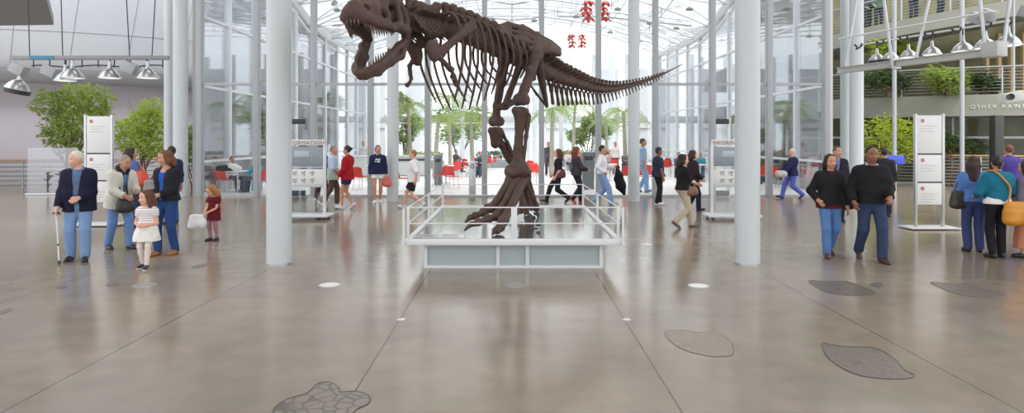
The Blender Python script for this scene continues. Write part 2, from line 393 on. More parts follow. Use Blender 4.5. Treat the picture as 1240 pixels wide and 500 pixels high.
# gallery railings: thin cable rails and posts on each level, and on the hall floor
def railing(nm, lab, pts_fn, n, h=1.05, nb=7, cap=M_wood, base=0, rb=.014, grp=None):
    o = empty(nm, (0, 0, 0), 0, lab, 'railing', grp)
    P = [pts_fn(t) for t in np.linspace(0, 1, n)]
    for k in range(0, n, 3):
        x, y, z = P[k]; MB().box((x, y, z + h / 2), (.045, .045, h)).build('post', M_mull, o, smooth=False)
    b = MB()
    for j in range(nb): b.path([(x, y, z + .12 + (h - .2) * j / (nb - 1)) for x, y, z in P], rb, 5)
    b.build('cable', mat('cable_grey', '#8d908d', .4), o); MB().path([(x, y, z + h) for x, y, z in P], .035, 8).build('handrail', cap, o); return o
def on_arc(r, zf, a0, a1): return lambda t: (rc[0] + r * math.cos(a0 + (a1 - a0) * t), rc[1] + r * math.sin(a0 + (a1 - a0) * t), zf(a0 + (a1 - a0) * t))
railing('gallery_railing', 'steel cable railing on the gallery slab above the rainforest lettering', on_arc(RR - .1, lambda a: g_lvl(a) + .82, -2.9, -1.45), 34, cap=mat('cable_grey', '#8d908d', .4), nb=8, rb=.009)
railing('gallery_railing', 'steel cable railing along the sloping upper ramp where visitors stand', on_arc(RR - .1, lambda a: g_ramp(a) + .62, -2.9, -1.45), 34, cap=mat('cable_grey', '#8d908d', .4), nb=8, rb=.009)
railing('floor_railing', 'wood-topped rail fence on the floor in front of the rainforest glass', on_arc(RR + .1, lambda a: 0, -3.2, -1.45), 46, h=1.2, nb=9)
lp = [(-26, 24.0), (-20.5, 24.4), (-15.6, 25.2), (-11.6, 27.2)]
railing('floor_railing', 'wood-topped dark rail fence on the floor before the pale dome wall', lambda t: (np.interp(t, [0, .4, .75, 1], [p[0] for p in lp]), np.interp(t, [0, .4, .75, 1], [p[1] for p in lp]), 0), 28, h=1.05, nb=6, rb=.032)
# rainforest glass between floor and gallery, tall thin mullions; tan timber fins above
for k, (a0, a1) in enumerate(zip(np.linspace(-2.9, -1.5, 8)[:-1], np.linspace(-2.9, -1.5, 8)[1:])):
    p0 = (rc[0] + 11.9 * math.cos(a0), rc[1] + 11.9 * math.sin(a0)); p1 = (rc[0] + 11.9 * math.cos(a1), rc[1] + 11.9 * math.sin(a1))
    bay(wname(), p0, p1, 2.7, [1.9], w=.07, d=.07, label='%s glass bay under the gallery slab beside the planting' % ORD[k], mat_m=M_mull, last=k == 6)
# dark service column and pale gallery posts
tag(MB().box((17.6, 24.0, 1.35), (.32, .32, 2.7), bev=.02).build('column_dark', mat('dark_steel', '#2f3431', .5)), 'dark square steel column under the gallery slab', 'column', kind='structure')
for k, (px, d) in enumerate(((1083, 24.6), (1165, 23.9))):
    p = at(px, 168, d); tag(MB().tube((p[0], p[1], 0), (p[0], p[1], 9), .075, n=12).build('column_slim', M_mull), ('slim grey gallery post near the pair walking together', 'slim grey gallery post near the women with handbags')[k], 'column', kind='structure')

# --- round columns of the hall (sleeve at the foot, ceiling ring)
def column(px, by, dia, lab, top=10.4):
    x, y = ground(px, by); o = empty('column', (x, y, 0), 0, lab, 'column', kind='structure')
    MB().lathe([(0, 0), (dia / 2, 0), (dia / 2, top), (0, top)], n=40).build('shaft', M_colm, o)
    MB().lathe([(dia / 2 - .002, .0), (dia / 2 + .004, .0), (dia / 2 + .004, .02), (dia / 2 - .002, .022)], n=40).build('base_ring', M_alu, o)
column(338, 319, .36, 'round white column in front of the information kiosk beside the old couple')
column(905, 319, .36, 'round white column in front of the information kiosk beside the walking pair')
column(475.5, 243.5, .34, 'round grey column beside the woman in navy hooded top')
column(767.5, 243.5, .34, 'round grey column beside the man in a white shirt')
column(218.5, 238.5, .44, 'thick grey column behind the woman in a black jacket')
column(205, 236, .32, 'slim grey column half behind the thick column by the dome')
column(1037, 238, .42, 'thick grey column behind the man in a black sweater')
column(1024, 235.5, .32, 'slim grey column half behind the thick column by the rainforest')

# --- the hall beyond the courtyard: back wall piers with daylight between them, gallery edge, columns
M_far = mat('far_wall_grey', '#b3b6ba', .7, var=.05)
for k in range(9):
    x = -19.2 + 4.8 * k; tag(MB().box((0, 0, 4.5), (2.7, .5, 9), bev=.02).box((0, -.3, 3.1), (2.9, .3, .3)).build('wall_back', M_far, smooth=False), '%s pale grey pier from the left in the far hall wall beyond the courtyard' % ORD[k], 'wall', kind='structure').location = (x, 68, 0)
tag(MB().box((0, 0, 0), (44, 2.2, .5), bev=.03).build('beam_gallery', mat('gallery_grey', '#a5a8ac', .7)), 'long grey gallery edge across the far hall beyond the courtyard', 'beam', kind='structure').location = (0, 58, 3.55)
for k, (px, fy) in enumerate(((456, 196.5), (512, 195), (560, 196.5), (604, 195), (648, 196.5), (690, 195), (741, 196.5), (788, 195))):
    x, y = ground(px, fy); o = empty('column', (x, y, 0), 0, '%s slim white column from the left in the far hall beyond the courtyard' % ORD[k], 'column', kind='structure')
    MB().lathe([(0, 0), (.24, 0), (.24, 8.6), (0, 8.6)], n=24).build('shaft', M_colm, o); MB().lathe([(.238, 0), (.3, 0), (.3, .12), (.238, .14)], n=24).build('base_ring', M_alu, o)
# ================================================================== PLATFORM
DY0, DY1, DX0, DX1, DZ = 9.25, 14.0, -1.48, 1.52, .42
pl = empty('display_platform', (0.02, 11.6, 0), 0, 'low white-framed display platform with dark glossy deck under the dinosaur skeleton', 'platform')
pp = lambda x, y, z: (x - .02, y - 11.6, z)
M_deck = mat('deck_gloss', '#5a5855', .12, var=.05, spec=.7)
MB().box(pp(.02, 11.62, .395), (2.92, 4.68, .04)).build('deck', M_deck, pl, smooth=False)
b = MB()
for y in (DY0 + .04, DY1 - .04): b.box(pp(.02, y, .4), (3.04, .08, .085), bev=.008)
for x in (DX0 + .02, DX1 - .02): b.box(pp(x, 11.62, .4), (.08, 4.6, .085), bev=.008)
b.build('deck_frame', M_white, pl)
M_perf = mat('frosted_panel', '#a9b4b6', .35, var=.04, bump=.15, bscale=300)
for y, nm in ((9.47, 'front'), (13.75, 'back')):
    MB().box(pp(.02, y + .02, .19), (2.5, .02, .30)).build('frosted_panel', M_perf, pl, smooth=False)
    b = MB(); b.box(pp(.02, y, .02), (2.55, .05, .04)); b.box(pp(.02, y, .335), (2.55, .05, .035))
    for x in (-1.235, -.2, .22, 1.275): b.box(pp(x, y, .18), (.05, .052, .34))
    b.build('base_frame', M_white, pl, smooth=False)
for x in (-1.235, 1.275):
    MB().box(pp(x, 11.6, .18), (.02, 4.25, .32)).build('frosted_panel', M_perf, pl, smooth=False)
# guard rail: posts and two rails a side
for x, y in ((DX0 + .02, DY0 + .03), (.03, DY0 + .03), (DX1 - .03, DY0 + .03), (DX0 + .02, DY1 - .05), (DX1 - .02, DY1 - .05), (DX0 + .02, 11.6), (DX1 - .02, 11.6)):
    wd = .085 if abs(x) < .1 else .04
    MB().box(pp(x, y, .645), (wd, .035, .49), bev=.004).build('rail_post', M_white, pl)
for x, zz in ((DX0 - .035, .62), (DX1 + .035, .62)): MB().box(pp(x, DY0 - .01, zz), (.03, .03, .52)).build('rail_post', M_white, pl, smooth=False)
for z in (.885, .66):
    for y in (DY0 + .03, DY1 - .05): MB().tube(pp(DX0, y, z), pp(DX1, y, z), .0095, n=8).build('guard_rail', M_white, pl)
    for x in (DX0 + .02, DX1 - .02): MB().tube(pp(x, DY0 + .03, z), pp(x, DY1 - .05, z), .0095, n=8).build('guard_rail', M_white, pl)
for x, w, lab in ((-1.22, .42, 'pale text plaque lying at the corner of the platform deck'), (-.86, .40, 'white text plaque on the deck nearer the dinosaur foot')):
    o = empty('plaque', (x - .02, 9.52, .416), 0, lab, 'plaque')
    MB().box((0, 0, .03), (w - .03, .13, .012), rx=.25, bev=.003).build('plate', mat('plaque_' + str(len(lab)), '#d9dadb' if w < .41 else '#bfc2c4', .4), o)
    MB().box((0, .02, .012), (w - .1, .06, .03)).build('foot', M_alu, o, smooth=False)
    b = MB()
    for k in range(4): b.box((-.02 * (k % 2), -.04 + .026 * k, .0378 + .0066 * (k - 1.5)), (w - .12 - .05 * (k % 2), .006, .001), rx=.25)
    b.build('text_lines', mat('ink_grey', '#7d7f83', .6), o, smooth=False)
o = empty('spotlight', (.37, 10.55, .416), .3, 'small chrome spotlight on a clamp stand on the deck beside the dinosaur foot', 'lamp')
MB().lathe([(0, 0), (.05, 0), (.05, .012), (0, .014)], n=20).build('base', M_dark, o)
MB().path([(0, 0, .01), (0, 0, .12), (.02, -.01, .17), (0, 0, .21)], .011, 8).build('stem', M_chrome, o)
M45 = Matrix.Rotation(-.9, 3, 'Y')
MB().lathe([(.0, 0), (.022, .0), (.032, .05), (.04, .11), (.036, .112), (0, .09)], c=(-.03, 0, .2), n=20, M=M45).build('lamp_head', M_chrome, o)
MB().lathe([(0, 0), (.03, 0), (.034, .05), (0, .052)], c=(.02, -.02, .06), n=16, M=Matrix.Rotation(1.2, 3, 'Y')).build('clamp', M_dark, o)

# ================================================================== SIGNS
M_sign = mat('sign_white', '#e2e3e3', .45, var=.02); M_ink = mat('ink_pale', '#a9abae', .6); M_red = mat('emblem_red', '#a83540', .5)
def sign(px, by, rz, lab, gaps):
    x, y = ground(px, by); o = empty('sign_stand', (x, y, 0), rz, lab, 'sign')
    MB().box((0, 0, .035), (1.0, .5, .03), bev=.008).build('base_plate', mat('plate_white', '#d3d5d6', .4), o)
    for sx in (-.28, .28): MB().box((sx, 0, 1.2), (.05, .07, 2.32), bev=.006).build('post', M_alu, o)
    for z in (gaps[0][0] - .015, gaps[1][0] - .015): MB().box((0, -.0, z), (.5, .02, .028)).build('panel_gap', M_dark, o, smooth=False)
    for k, (z0, z1) in enumerate(gaps):
        p = MB().box((0, -.012, (z0 + z1) / 2), (.5, .03, z1 - z0), bev=.004).build('panel', M_sign, o)
        M90 = Matrix.Rotation(PI / 2, 3, 'X')
        MB().lathe([(0, 0), (.036, 0), (.036, .004), (0, .004)], c=(-.15, -.0275, z1 - .11), n=20, M=M90).build('emblem', M_red, p)
        b = MB(); b.box((-.15, -.0322, z1 - .11), (.035, .003, .01)); b.box((-.15, -.0322, z1 - .11), (.01, .003, .035)); b.build('emblem_mark', M_sign, p, smooth=False)
        b = MB(); n = 5 if k == 2 else 3
        for j in range(n):
            zz = z1 - .22 - .055 * j
            if zz < z0 + .04: break
            L = (.34, .26, .3, .22, .29)[j]; b.box((-.19 + L / 2, -.0285, zz), (L, .003, .008))
        b.build('text_lines', M_ink, p, smooth=False)
    return o
G3 = [(1.62, 2.36), (.98, 1.59), (.33, .95)]
sign(1125, 277, 0, 'tall white direction sign with three panels on a flat base near the women with handbags', [(1.55, 2.33), (.97, 1.52), (.1 + .4, .94)])
sign(120, 273, 0, 'tall white direction sign with three panels behind the old man with a cane', [(1.55, 2.33), (.97, 1.52), (.1 + .4, .94)])
def text(s, name, size, loc, m, parent=None, rot=(PI / 2, 0, 0), ext=.004, align='CENTER', space=1.0):
    c = bpy.data.curves.new(name, 'FONT'); c.body = s; c.size = size; c.extrude = ext; c.align_x = align; c.space_character = space; c.resolution_u = 4
    t_ = bpy.data.objects.new(name, c); COL.objects.link(t_); bpy.context.view_layer.update()
    me = bpy.data.meshes.new_from_object(t_.evaluated_get(bpy.context.evaluated_depsgraph_get())); bpy.data.objects.remove(t_); bpy.data.curves.remove(c)
    o = link(name, me, m); o.location = loc; o.rotation_euler = rot
    if parent: o.parent = parent
    return o
def kiosk(px, lab):
    x, y = ground(px, 265); o = empty('information_kiosk', (x, y, 0), 0, lab, 'kiosk')
    MB().box((0, 0, .09), (1.2, .62, .05), bev=.01).build('base_plate', M_white, o)
    for sx in (-.5, .5):
        for sy in (-.22, .22):
            MB().lathe([(0, 0), (.03, 0), (.03, .035), (0, .035)], c=(sx, sy - .0, .03), n=14, M=Matrix.Rotation(PI / 2, 3, 'X')).build('caster', M_dark, o)
            MB().box((sx, sy, .055), (.03, .03, .05)).build('caster_fork', M_alu, o, smooth=False)
        MB().box((sx * .92, 0, .96), (.06, .07, 1.72), bev=.006).build('post', M_white, o)
    MB().box((0, 0, 1.765), (.98, .06, .13), bev=.006).build('header', M_sign, o)
    text('INFORMATION', 'lettering', .125, (0, -.036, 1.722), mat('letter_red', '#a08084', .6), o, space=1.12)
    f = MB().box((0, 0, 1.44), (.86, .05, .44), bev=.008).build('screen', mat('screen_grey', '#8d97a3', .25), o)
    MB().box((-.06, -.03, 1.5), (.34, .004, .14), bev=.001).build('screen_block', mat('screen_pale', '#b6bfc9', .3), f)
    MB().box((0, -.01, 1.195), (.86, .05, .03)).build('shelf_rail', M_alu, o, smooth=False)
    p = MB().box((0, 0, .97), (.86, .04, .36), bev=.006).build('map_panel', M_sign, o)
    for k in range(6):
        cx, cz = -.22 + .2 * (k % 3), 1.05 - .17 * (k // 3)
        b = MB(); [b.box((cx + dx_, -.0215, cz + dz_), (w_, .003, h_), ry=a_) for dx_, dz_, w_, h_, a_ in ((-.03, .02, .05, .035, .4), (.025, .03, .035, .05, -.3), (.01, -.025, .07, .025, .2 + k), (-.04, -.03, .02, .02, .8))]
        b.build('map_icon', mat('map_ink', '#8f9499', .6), p, smooth=False)
    MB().box((0, .02, .76), (.86, .12, .05), bev=.008).build('leaflet_tray', mat('tray_grey', '#c2c6c9', .5), o)
    MB().box((0, 0, .42), (.86, .016, .6)).build('lower_pane', glass('kiosk_glass', (.93, .95, .95), .08), o, smooth=False)
kiosk(369, 'white information kiosk on casters behind the round column and the man in a checked jacket')
kiosk(886, 'white information kiosk on casters behind the woman in black top and khaki trousers')

# --- OSHER RAINFOREST lettering on the gallery fascia, each letter standing on the curve
o = empty('fascia_lettering', (rc[0], rc[1], 3.02), 0, 'raised pale capital lettering OSHER RAINFOREST on the concrete gallery fascia', 'sign')
M_let = mat('letter_grey', '#d6d7d2', .6); S = 'OSHER RAINFOREST'; a = min(((abs((rc[0] + RR * math.cos(t)) / (rc[1] + RR * math.sin(t)) - (1178 - CX) / F), t) for t in np.linspace(-2.6, -1.5, 800)))[1]
for ch in S:
    if ch != ' ':
        text(ch, 'letter', .205, ((RR + .012) * math.cos(a), (RR + .012) * math.sin(a), -.02), M_let, o, rot=(PI / 2, 0, a + PI / 2), ext=.012)
    a += (.185 if ch in 'OHRN' else .10 if ch == ' ' or ch == 'I' else .155) / RR

# ================================================================== LAMP RAILS
M_refl = mat('lamp_aluminium', '#b4b7ba', .3, .85, var=.05); M_glow = mat('lamp_lens', '#f4f4f2', .4, emit=.9, var=0)
def lamp(p, lab, dark=False, tilt=0., size=.25, box=None, rz=0., grp='dome lamps on the ceiling rails', drop=.3):
    o = empty('dome_lamp', p, rz, lab, 'lamp', grp)
    T = Matrix.Translation((0, 0, -drop)) @ Matrix.Rotation(tilt, 4, 'Y'); R3 = T.to_3x3(); c = T.translation; k = size / .25
    MB().lathe([(.0, .02 * k), (.05 * k, .02 * k), (.06 * k, -.03 * k), (.12 * k, -.06 * k), (.19 * k, -.13 * k), (.235 * k, -.21 * k), (.25 * k, -.24 * k), (.24 * k, -.24 * k), (.18 * k, -.14 * k), (.1 * k, -.08 * k), (0, -.07 * k)], c=c, n=28, M=R3).build('reflector', M_refl, o)
    MB().lathe([(.249 * k, -.235 * k), (.262 * k, -.24 * k), (.262 * k, (-.33 if dark else -.262) * k), (.247 * k, (-.33 if dark else -.262) * k)], c=c, n=28, M=R3).build('rim', M_dark if dark else M_alu, o)
    MB().lathe([(0, -.262 * k), (.24 * k, -.255 * k), (.24 * k, -.25 * k), (0, -.25 * k)], c=c, n=28, M=R3).build('lens', M_glow, o)
    MB().lathe([(0, .16 * k), (.035 * k, .15 * k), (.045 * k, .02 * k), (0, .02 * k)], c=c, n=16, M=R3).build('socket', M_alu, o)
    MB().tube((0, 0, 0), (c.x, c.y, c.z + .14 * k), .016, n=8).build('hanger', M_dark, o)
    if box: MB().box(box, (.3, .2, .22), ry=.45, bev=.012).build('ballast', mat('ballast_grey', '#a5a8ab', .45), o)
    return o
ld = 14.0
def lp_(px, py, d=ld): return tuple(at(px, py, d))
o = empty('lamp_rail', lp_(110, 70), 0, 'level grey lamp rail hung on thin cables before the pale dome wall', 'rail')
W = 800 / ld
MB().box((.0, 0, 0), (190 / W, .07, .09), bev=.008).build('beam', mat('rail_grey', '#8b8d90', .5), o)
MB().path([(x, .05 + .02 * math.sin(9 * x), -.17 + .02 * math.sin(5 * x + 1)) for x in np.linspace(-1.3, 1.5, 24)], .014, 6).build('cable', M_dark, o)
for x in np.linspace(-1.25, 1.5, 9): MB().tube((x, .05, 0), (x, .05, -.2), .012, n=6).build('clip', M_dark, o)
MB().box((-1.02, -.04, 0), (.5, .02, .07)).build('tape', mat('tape_blue', '#4b86a8', .6), o, smooth=False)
for (x0, x1) in ((36, 19), (76, 60), (157, 139), (184, 183)):
    MB().tube((((x0 - 110) / W), 0, .03), ((x1 - 110) / W, .3, 2.6), .011, n=6).build('suspension_wire', M_dark, o)
lamp(lp_(24, 78), 'black-rimmed dome lamp tilted at the end of the lamp rail before the pale dome', True, .25, .24, (-.02, .0, -.1))
lamp(lp_(79, 73), 'small dome lamp, second from the end of the rail before the pale dome', False, 0, .21, (-.38, .1, -.22), drop=.22)
lamp(lp_(88, 72), 'dome lamp above the bushy tree, third from the end of the dome-side rail', False, .0, .23, drop=.16)
lamp(lp_(133, 72), 'dome lamp above the direction sign on the rail before the pale dome', False, 0, .22, drop=.17)
lamp(lp_(179, 72), 'dome lamp nearest the thick column on the rail before the pale dome', False, 0, .22, (-.38, 0, -.17), drop=.17)
# sloping-away rail on the rainforest side
def rp(px, off=0., lat=0.):
    k = (px - CX) / F; t = (px - 1020) / 190.; d = 16.9 + (13.2 - 16.9) * t; d = 16.9 * 13.2 / (13.2 + (16.9 - 13.2) * t) if 0 else d
    return np.array((k * d, d, 3.60 + off))
pa, pb = rp(1016), rp(1211); dirv = pb - pa; L = np.linalg.norm(dirv); ang = math.atan2(dirv[1], dirv[0]); mid = (pa + pb) / 2
o = empty('lamp_gantry', tuple(mid), ang, 'pale lamp gantry beam with slanting hangers and two white pipes before the rainforest galleries', 'rail')
MB().box((0, 0, 0), (L, .12, .12), bev=.006).box((0, -.0, .065), (L, .2, .02)).box((0, 0, -.065), (L, .2, .02)).build('beam', mat('gantry_grey', '#b3b4b2', .4), o, smooth=False)
MB().box((L / 2 - .1, -.03, .04), (.34, .3, .3), bev=.01).build('end_box', mat('gantry_grey', '#b3b4b2', .4), o)
MB().box((-.35, -.02, .0), (.1, .25, .24), bev=.006).build('joint_plate', M_alu, o)
for yy_, zz in ((.0, .82), (.5, .66)): MB().tube((-L / 2, yy_, zz), (L / 2 - .15, yy_, zz), .022, n=8).build('pipe', M_white, o)
for x0, x1, y0 in ((-L / 2 + .15, -L / 2 + .5, .2), (-.45, -.8, 0), (.1, .5, .3), (L / 2 - .28, L / 2 - .5, -.05), (L / 2 + .02, L / 2 + .15, .3)):
    MB().tube((x0, y0 * .2, 0), (x1, y0, 2.4), .035, n=10).build('hanger', M_alu, o)
for x in np.linspace(-L / 2 + .2, L / 2 - .6, 6):
    MB().path([(x + .2 * t, .3 + .05 * math.sin(9 * t), .66 - .13 * math.sin(PI * t)) for t in np.linspace(0, 1, 9)], .022, 6).build('cable', M_dark, o)
for px, dk, sz, lab, bx in ((1047, True, .2, 'black-rimmed dome lamp nearest the thick column on the sloping gantry', None), (1063, True, .21, 'black-rimmed dome lamp, second along the sloping gantry from the thick column', None),
        (1085, False, .2, 'dome lamp, third along the sloping gantry from the thick column', None), (1113, False, .2, 'dome lamp, fourth along the sloping gantry from the thick column', None),
        (1150, False, .22, 'dome lamp, fifth along the sloping gantry from the thick column', (.32, 0, .18)), (1177, False, .22, 'dome lamp under a grey box, sixth along the sloping gantry from the thick column', (.05, 0, .2)),
        (1204, False, .24, 'dome lamp at the far end box of the sloping gantry', (.4, 0, .1))):
    p = rp(px); p = p + np.array((-.2 * math.sin(ang) * 2.0, .2 * math.cos(ang) * 2.0, .0))
    lamp((p[0], p[1], p[2] + .66), lab, dk, 0, sz, bx, ang, drop=.27)
p = at(1224, 118, 12.6)
o = empty('projector', tuple(p), -.25, 'white boxy projector hanging low before the rainforest lettering', 'projector')
MB().box((0, 0, 0), (.34, .3, .2), ry=-.18, bev=.02).build('body', mat('projector_white', '#d6d7d4', .5), o)
MB().lathe([(0, 0), (.06, 0), (.06, .06), (.05, .06), (0, .03)], c=(-.1, -.2, 0), n=18, M=Matrix.Rotation(PI / 2, 3, 'X')).build('lens', M_dark, o)
MB().tube((.05, 0, .1), (.05, 0, 1.9), .02, n=8).build('hanger', M_alu, o)

# ================================================================== CAFE FURNITURE beyond the glazing
M_chair = mat('chair_red', '#cf3a30', .4, var=.05, spec=.4); M_tab = mat('table_white', '#dfe0e0', .4)
def chair_proto():
    o = empty('cafe_chair', (0, 0, 0))
    n = 9; pr = []
    for s_, nm in ((0, 'seat'), (1, 'backrest')):
        vs, qs = [], []
        for j in range(n):
            for i in range(n):
                u, t = i / (n - 1) * 2 - 1, j / (n - 1)
                if s_ == 0: p = (u * .22 * (1 - .06 * t), -.22 + .44 * t, .45 + .02 * u * u - .015 * math.sin(PI * t))
                else: p = (u * (.21 - .03 * t), .215 + .09 * t - .05 * u * u, .47 + .36 * t - .03 * u * u * t)
                vs.append(p)
        for j in range(n - 1):
            for i in range(n - 1): a = j * n + i; qs.append((a, a + 1, a + n + 1, a + n))
        q = link(nm, np_mesh(nm, vs, qs), M_chair, o); md = q.modifiers.new('thick', 'SOLIDIFY'); md.thickness = .018
    for sx in (-1, 1):
        MB().tube((sx * .16, -.15, .44), (sx * .2, -.21, 0), .012, n=8).build('leg', M_chrome, o)
        MB().tube((sx * .16, .16, .44), (sx * .2, .25, 0), .012, n=8).build('leg', M_chrome, o)
    return o
def table_proto():
    o = empty('cafe_table', (0, 0, 0))
    MB().lathe([(0, .715), (.34, .715), (.35, .73), (.34, .745), (0, .745)], n=28).build('top', M_tab, o)
    MB().lathe([(0, 0), (.2, 0), (.2, .012), (.03, .03), (.028, .715), (0, .715)], n=20).build('pedestal', M_chrome, o)
    return o
ch0, tb0 = chair_proto(), table_proto()
# pixel column, floor row, facing (degrees), chair or table
SPOTS = [(272, 233, 60), (313, 234, -100), (437, 229, 160), (467, 232, -80), (489, 231, 90), (532, 226, -60), (547, 228, 30), (552, 217, 200), (560, 214, 100), (567, 211, 140), (575, 209, 20), (583, 209, 70), (590, 207, 200), (596, 206, 250),
         (628, 212, 80), (645, 215, 150), (651, 222, 30), (664, 208, 60), (700, 222, 180), (706, 216, 40), (733, 215, 20), (741, 212, 200), (757, 226, 190), (781, 228, 20), (786, 225, 160), (806, 213, 180), (813, 210, 30), (822, 210, 180),
         (831, 211, 150), (840, 213, 200), (853, 216, 120), (924, 226, 170), (941, 228, 10), (930, 222, 90), (985, 232, 20), (968, 222, 150), (953, 214, 60), (1000, 225, 200), (904, 218, 40)]
SPOTS.sort()
for i, (px, fy, a) in enumerate(SPOTS):
    o = ch0 if i == 0 else copy_tree(ch0); x, y = ground(px, fy); o.location = (x, y, 0); o.rotation_euler = (0, 0, math.radians(a))
    tag(o, 'red cafe chair beyond the front glazing, %s from the left' % ORD[i], 'chair', 'red cafe chairs in the courtyard')
TSP = sorted([(288, 233), (540, 222), (571, 214), (649, 213), (703, 213), (738, 219), (793, 219), (828, 215), (848, 220), (933, 219), (966, 227), (452, 221)])
for i, (px, fy) in enumerate(TSP):
    o = tb0 if i == 0 else copy_tree(tb0); x, y = ground(px, fy); o.location = (x, y, 0)
    tag(o, 'round white cafe table beyond the front glazing, %s from the left' % ORD[i], 'table', 'cafe tables in the courtyard')
# service counter, access post, bins, screens
x, y = ground(468, 213)
o = empty('service_counter', (x, y, 0), .25, 'long white service counter in the courtyard beyond the woman in navy', 'counter')
MB().box((0, 0, .5), (4.2, .6, .95), bev=.01).build('body', mat('counter_white', '#cfd1d2', .5), o); MB().box((0, 0, 1.0), (4.4, .75, .06), bev=.01).build('worktop', M_white, o)
MB().box((1.0, -.32, .8), (2.0, .03, .1)).build('slot', M_dark, o, smooth=False)
x, y = ground(572, 242.5)
o = empty('access_post', (x, y, 0), 0, 'slim grey access post with a round push plate at the glazing behind the foot bones', 'post')
MB().box((0, 0, .58), (.2, .1, 1.16), bev=.012).build('body', M_alu, o); MB().lathe([(0, 0), (.06, 0), (.06, .01), (0, .01)], c=(0, -.05, 1.02), n=20, M=Matrix.Rotation(PI / 2, 3, 'X')).build('push_plate', M_dark, o); MB().lathe([(0, 0), (.035, 0), (.035, .01), (0, .01)], c=(0, -.058, 1.02), n=20, M=Matrix.Rotation(PI / 2, 3, 'X')).build('push_button', M_white, o)
for px, fy, w, h, lab in ((531, 224, .3, 1.2, 'grey litter bin beside the red chairs behind the walking boy'), (712, 229, .42, 1.35, 'grey litter bin between the women in black and the man in a white shirt')):
    x, y = ground(px, fy); o = empty('litter_bin', (x, y, 0), 0, lab, 'bin')
    MB().box((0, 0, h / 2), (w, .4, h), bev=.015).build('body', mat('bin_grey', '#6e7479', .5), o); MB().box((0, -.2, h - .2), (w * .7, .03, .14), bev=.004).build('opening', M_dark, o); MB().box((0, 0, h + .015), (w + .04, .44, .03), bev=.008).build('lid', M_alu, o)
x, y = ground(64, 236)
o = empty('glass_screen', (x, y, 0), .12, 'etched glass screen with dark plant silhouettes in front of the dome wall railing', 'screen')
MB().box((0, 0, .78), (1.55, .025, 1.55)).build('pane', glass('etched_glass', (.82, .82, .84), .16, .2), o, smooth=False); MB().box((0, 0, .03), (1.65, .12, .06), bev=.01).build('foot_rail', M_alu, o)
b = MB(); rr_ = random.Random(3)
for cx in (-.15, .25):
    b.tube((cx, -.02, .08), (cx, -.02, .75), .02, n=6)
    for k in range(13):
        a = rr_.uniform(.3, 2.8); z = rr_.uniform(.25, .7); l = rr_.uniform(.1, .24); b.tube((cx, -.02, z), (cx + l * math.cos(a), -.022, z + l * math.sin(a) * .6), .018, .006, 5)
b.build('plant_silhouette', mat('etch_dark', '#4b4747', .7), o)
p = ground(1082, 236); o = empty('notice_panel', (p[0], p[1], 0), 0, 'bright blue notice panel on a thin post behind the man in a black sweater', 'sign')
MB().box((0, 0, 1.16), (.72, .03, .3), rx=-.2, bev=.006).build('panel', mat('notice_blue', '#2b49b0', .5), o); MB().tube((0, .03, 0), (0, .03, 1.15), .025, n=8).build('post', M_dark, o)

# ================================================================== FLOOR INLAYS
def inlay_mat(name, c1, c2, sc_):
    m = mat(name, c1, .3); nt = m.node_tree; b = nt.nodes['Principled BSDF']; v = nt.nodes.new('ShaderNodeTexVoronoi'); v.feature = 'DISTANCE_TO_EDGE'; v.inputs['Scale'].default_value = sc_
    tc = nt.nodes.new('ShaderNodeTexCoord'); nt.links.new(tc.outputs['Object'], v.inputs['Vector']); r = nt.nodes.new('ShaderNodeValToRGB')
    r.color_ramp.elements[0].position = .02; r.color_ramp.elements[1].position = .1; r.color_ramp.elements[0].color = lin(c2) + (1,); r.color_ramp.elements[1].color = lin(c1) + (1,)
    nt.links.new(v.outputs['Distance'], r.inputs[0]); nt.links.new(r.outputs[0], b.inputs['Base Color']); return m
M_in1 = inlay_mat('inlay_cells', '#827a70', '#57514b', 9.); M_in2 = inlay_mat('inlay_fine', '#786e63', '#4b443d', 28.); M_rim = mat('inlay_edge', '#4b4743', .35)
def smooth_poly(pts, n=6):
    P = [np.array(p) for p in pts]; N_ = len(P); out = []
    for i in range(N_):
        a, b_, c, d = P[i - 1], P[i], P[(i + 1) % N_], P[(i + 2) % N_]
        for t in np.linspace(0, 1, n, endpoint=False):
            out.append(tuple(.5 * (2 * b_ + (c - a) * t + (2 * a - 5 * b_ + 4 * c - d) * t * t + (3 * b_ - a - 3 * c + d) * t ** 3)))
    return out
def inlay(pix, m, lab, edge=.012):
    g = [ground(*p) for p in pix]; c = np.mean(g, 0); o = empty('floor_inlay', (c[0], c[1], 0), 0, lab, 'floor inlay', 'fossil-shaped inlays in the polished floor')
    P = smooth_poly([(x - c[0], y - c[1]) for x, y in g]); MB().prism(P, -.004, .0022).build('stone', m, o, smooth=False)
    MB().path([(x, y, .0012) for x, y in P + P[:1]], edge / 2, 5).build('edge', M_rim, o)
inlay([(331, 502), (345, 485), (372, 476), (384, 465), (400, 463), (411, 470), (412, 475), (430, 474), (445, 478), (447, 488), (432, 496), (420, 505), (375, 515)], M_in1, 'large lobed grey inlay with cell pattern nearest the viewer in the floor')
inlay([(996, 416), (1008, 418), (1025, 420), (1060, 422), (1082, 434), (1095, 448), (1108, 455), (1095, 459), (1060, 458), (1035, 453), (1015, 443), (1000, 430)], M_in2, 'large pointed grey inlay in the floor beyond the walking pair, nearest the viewer')
inlay([(979, 340), (1000, 341), (1025, 341), (1042, 347), (1058, 353), (1058, 357), (1035, 358), (1010, 356), (992, 350)], M_in2, 'narrow pointed inlay in the floor right below the walking woman in black')
inlay([(1127, 342), (1148, 344), (1168, 344), (1190, 350), (1218, 357), (1215, 360), (1180, 360), (1155, 355), (1140, 349)], M_in2, 'narrow pointed inlay in the floor below the women with handbags')
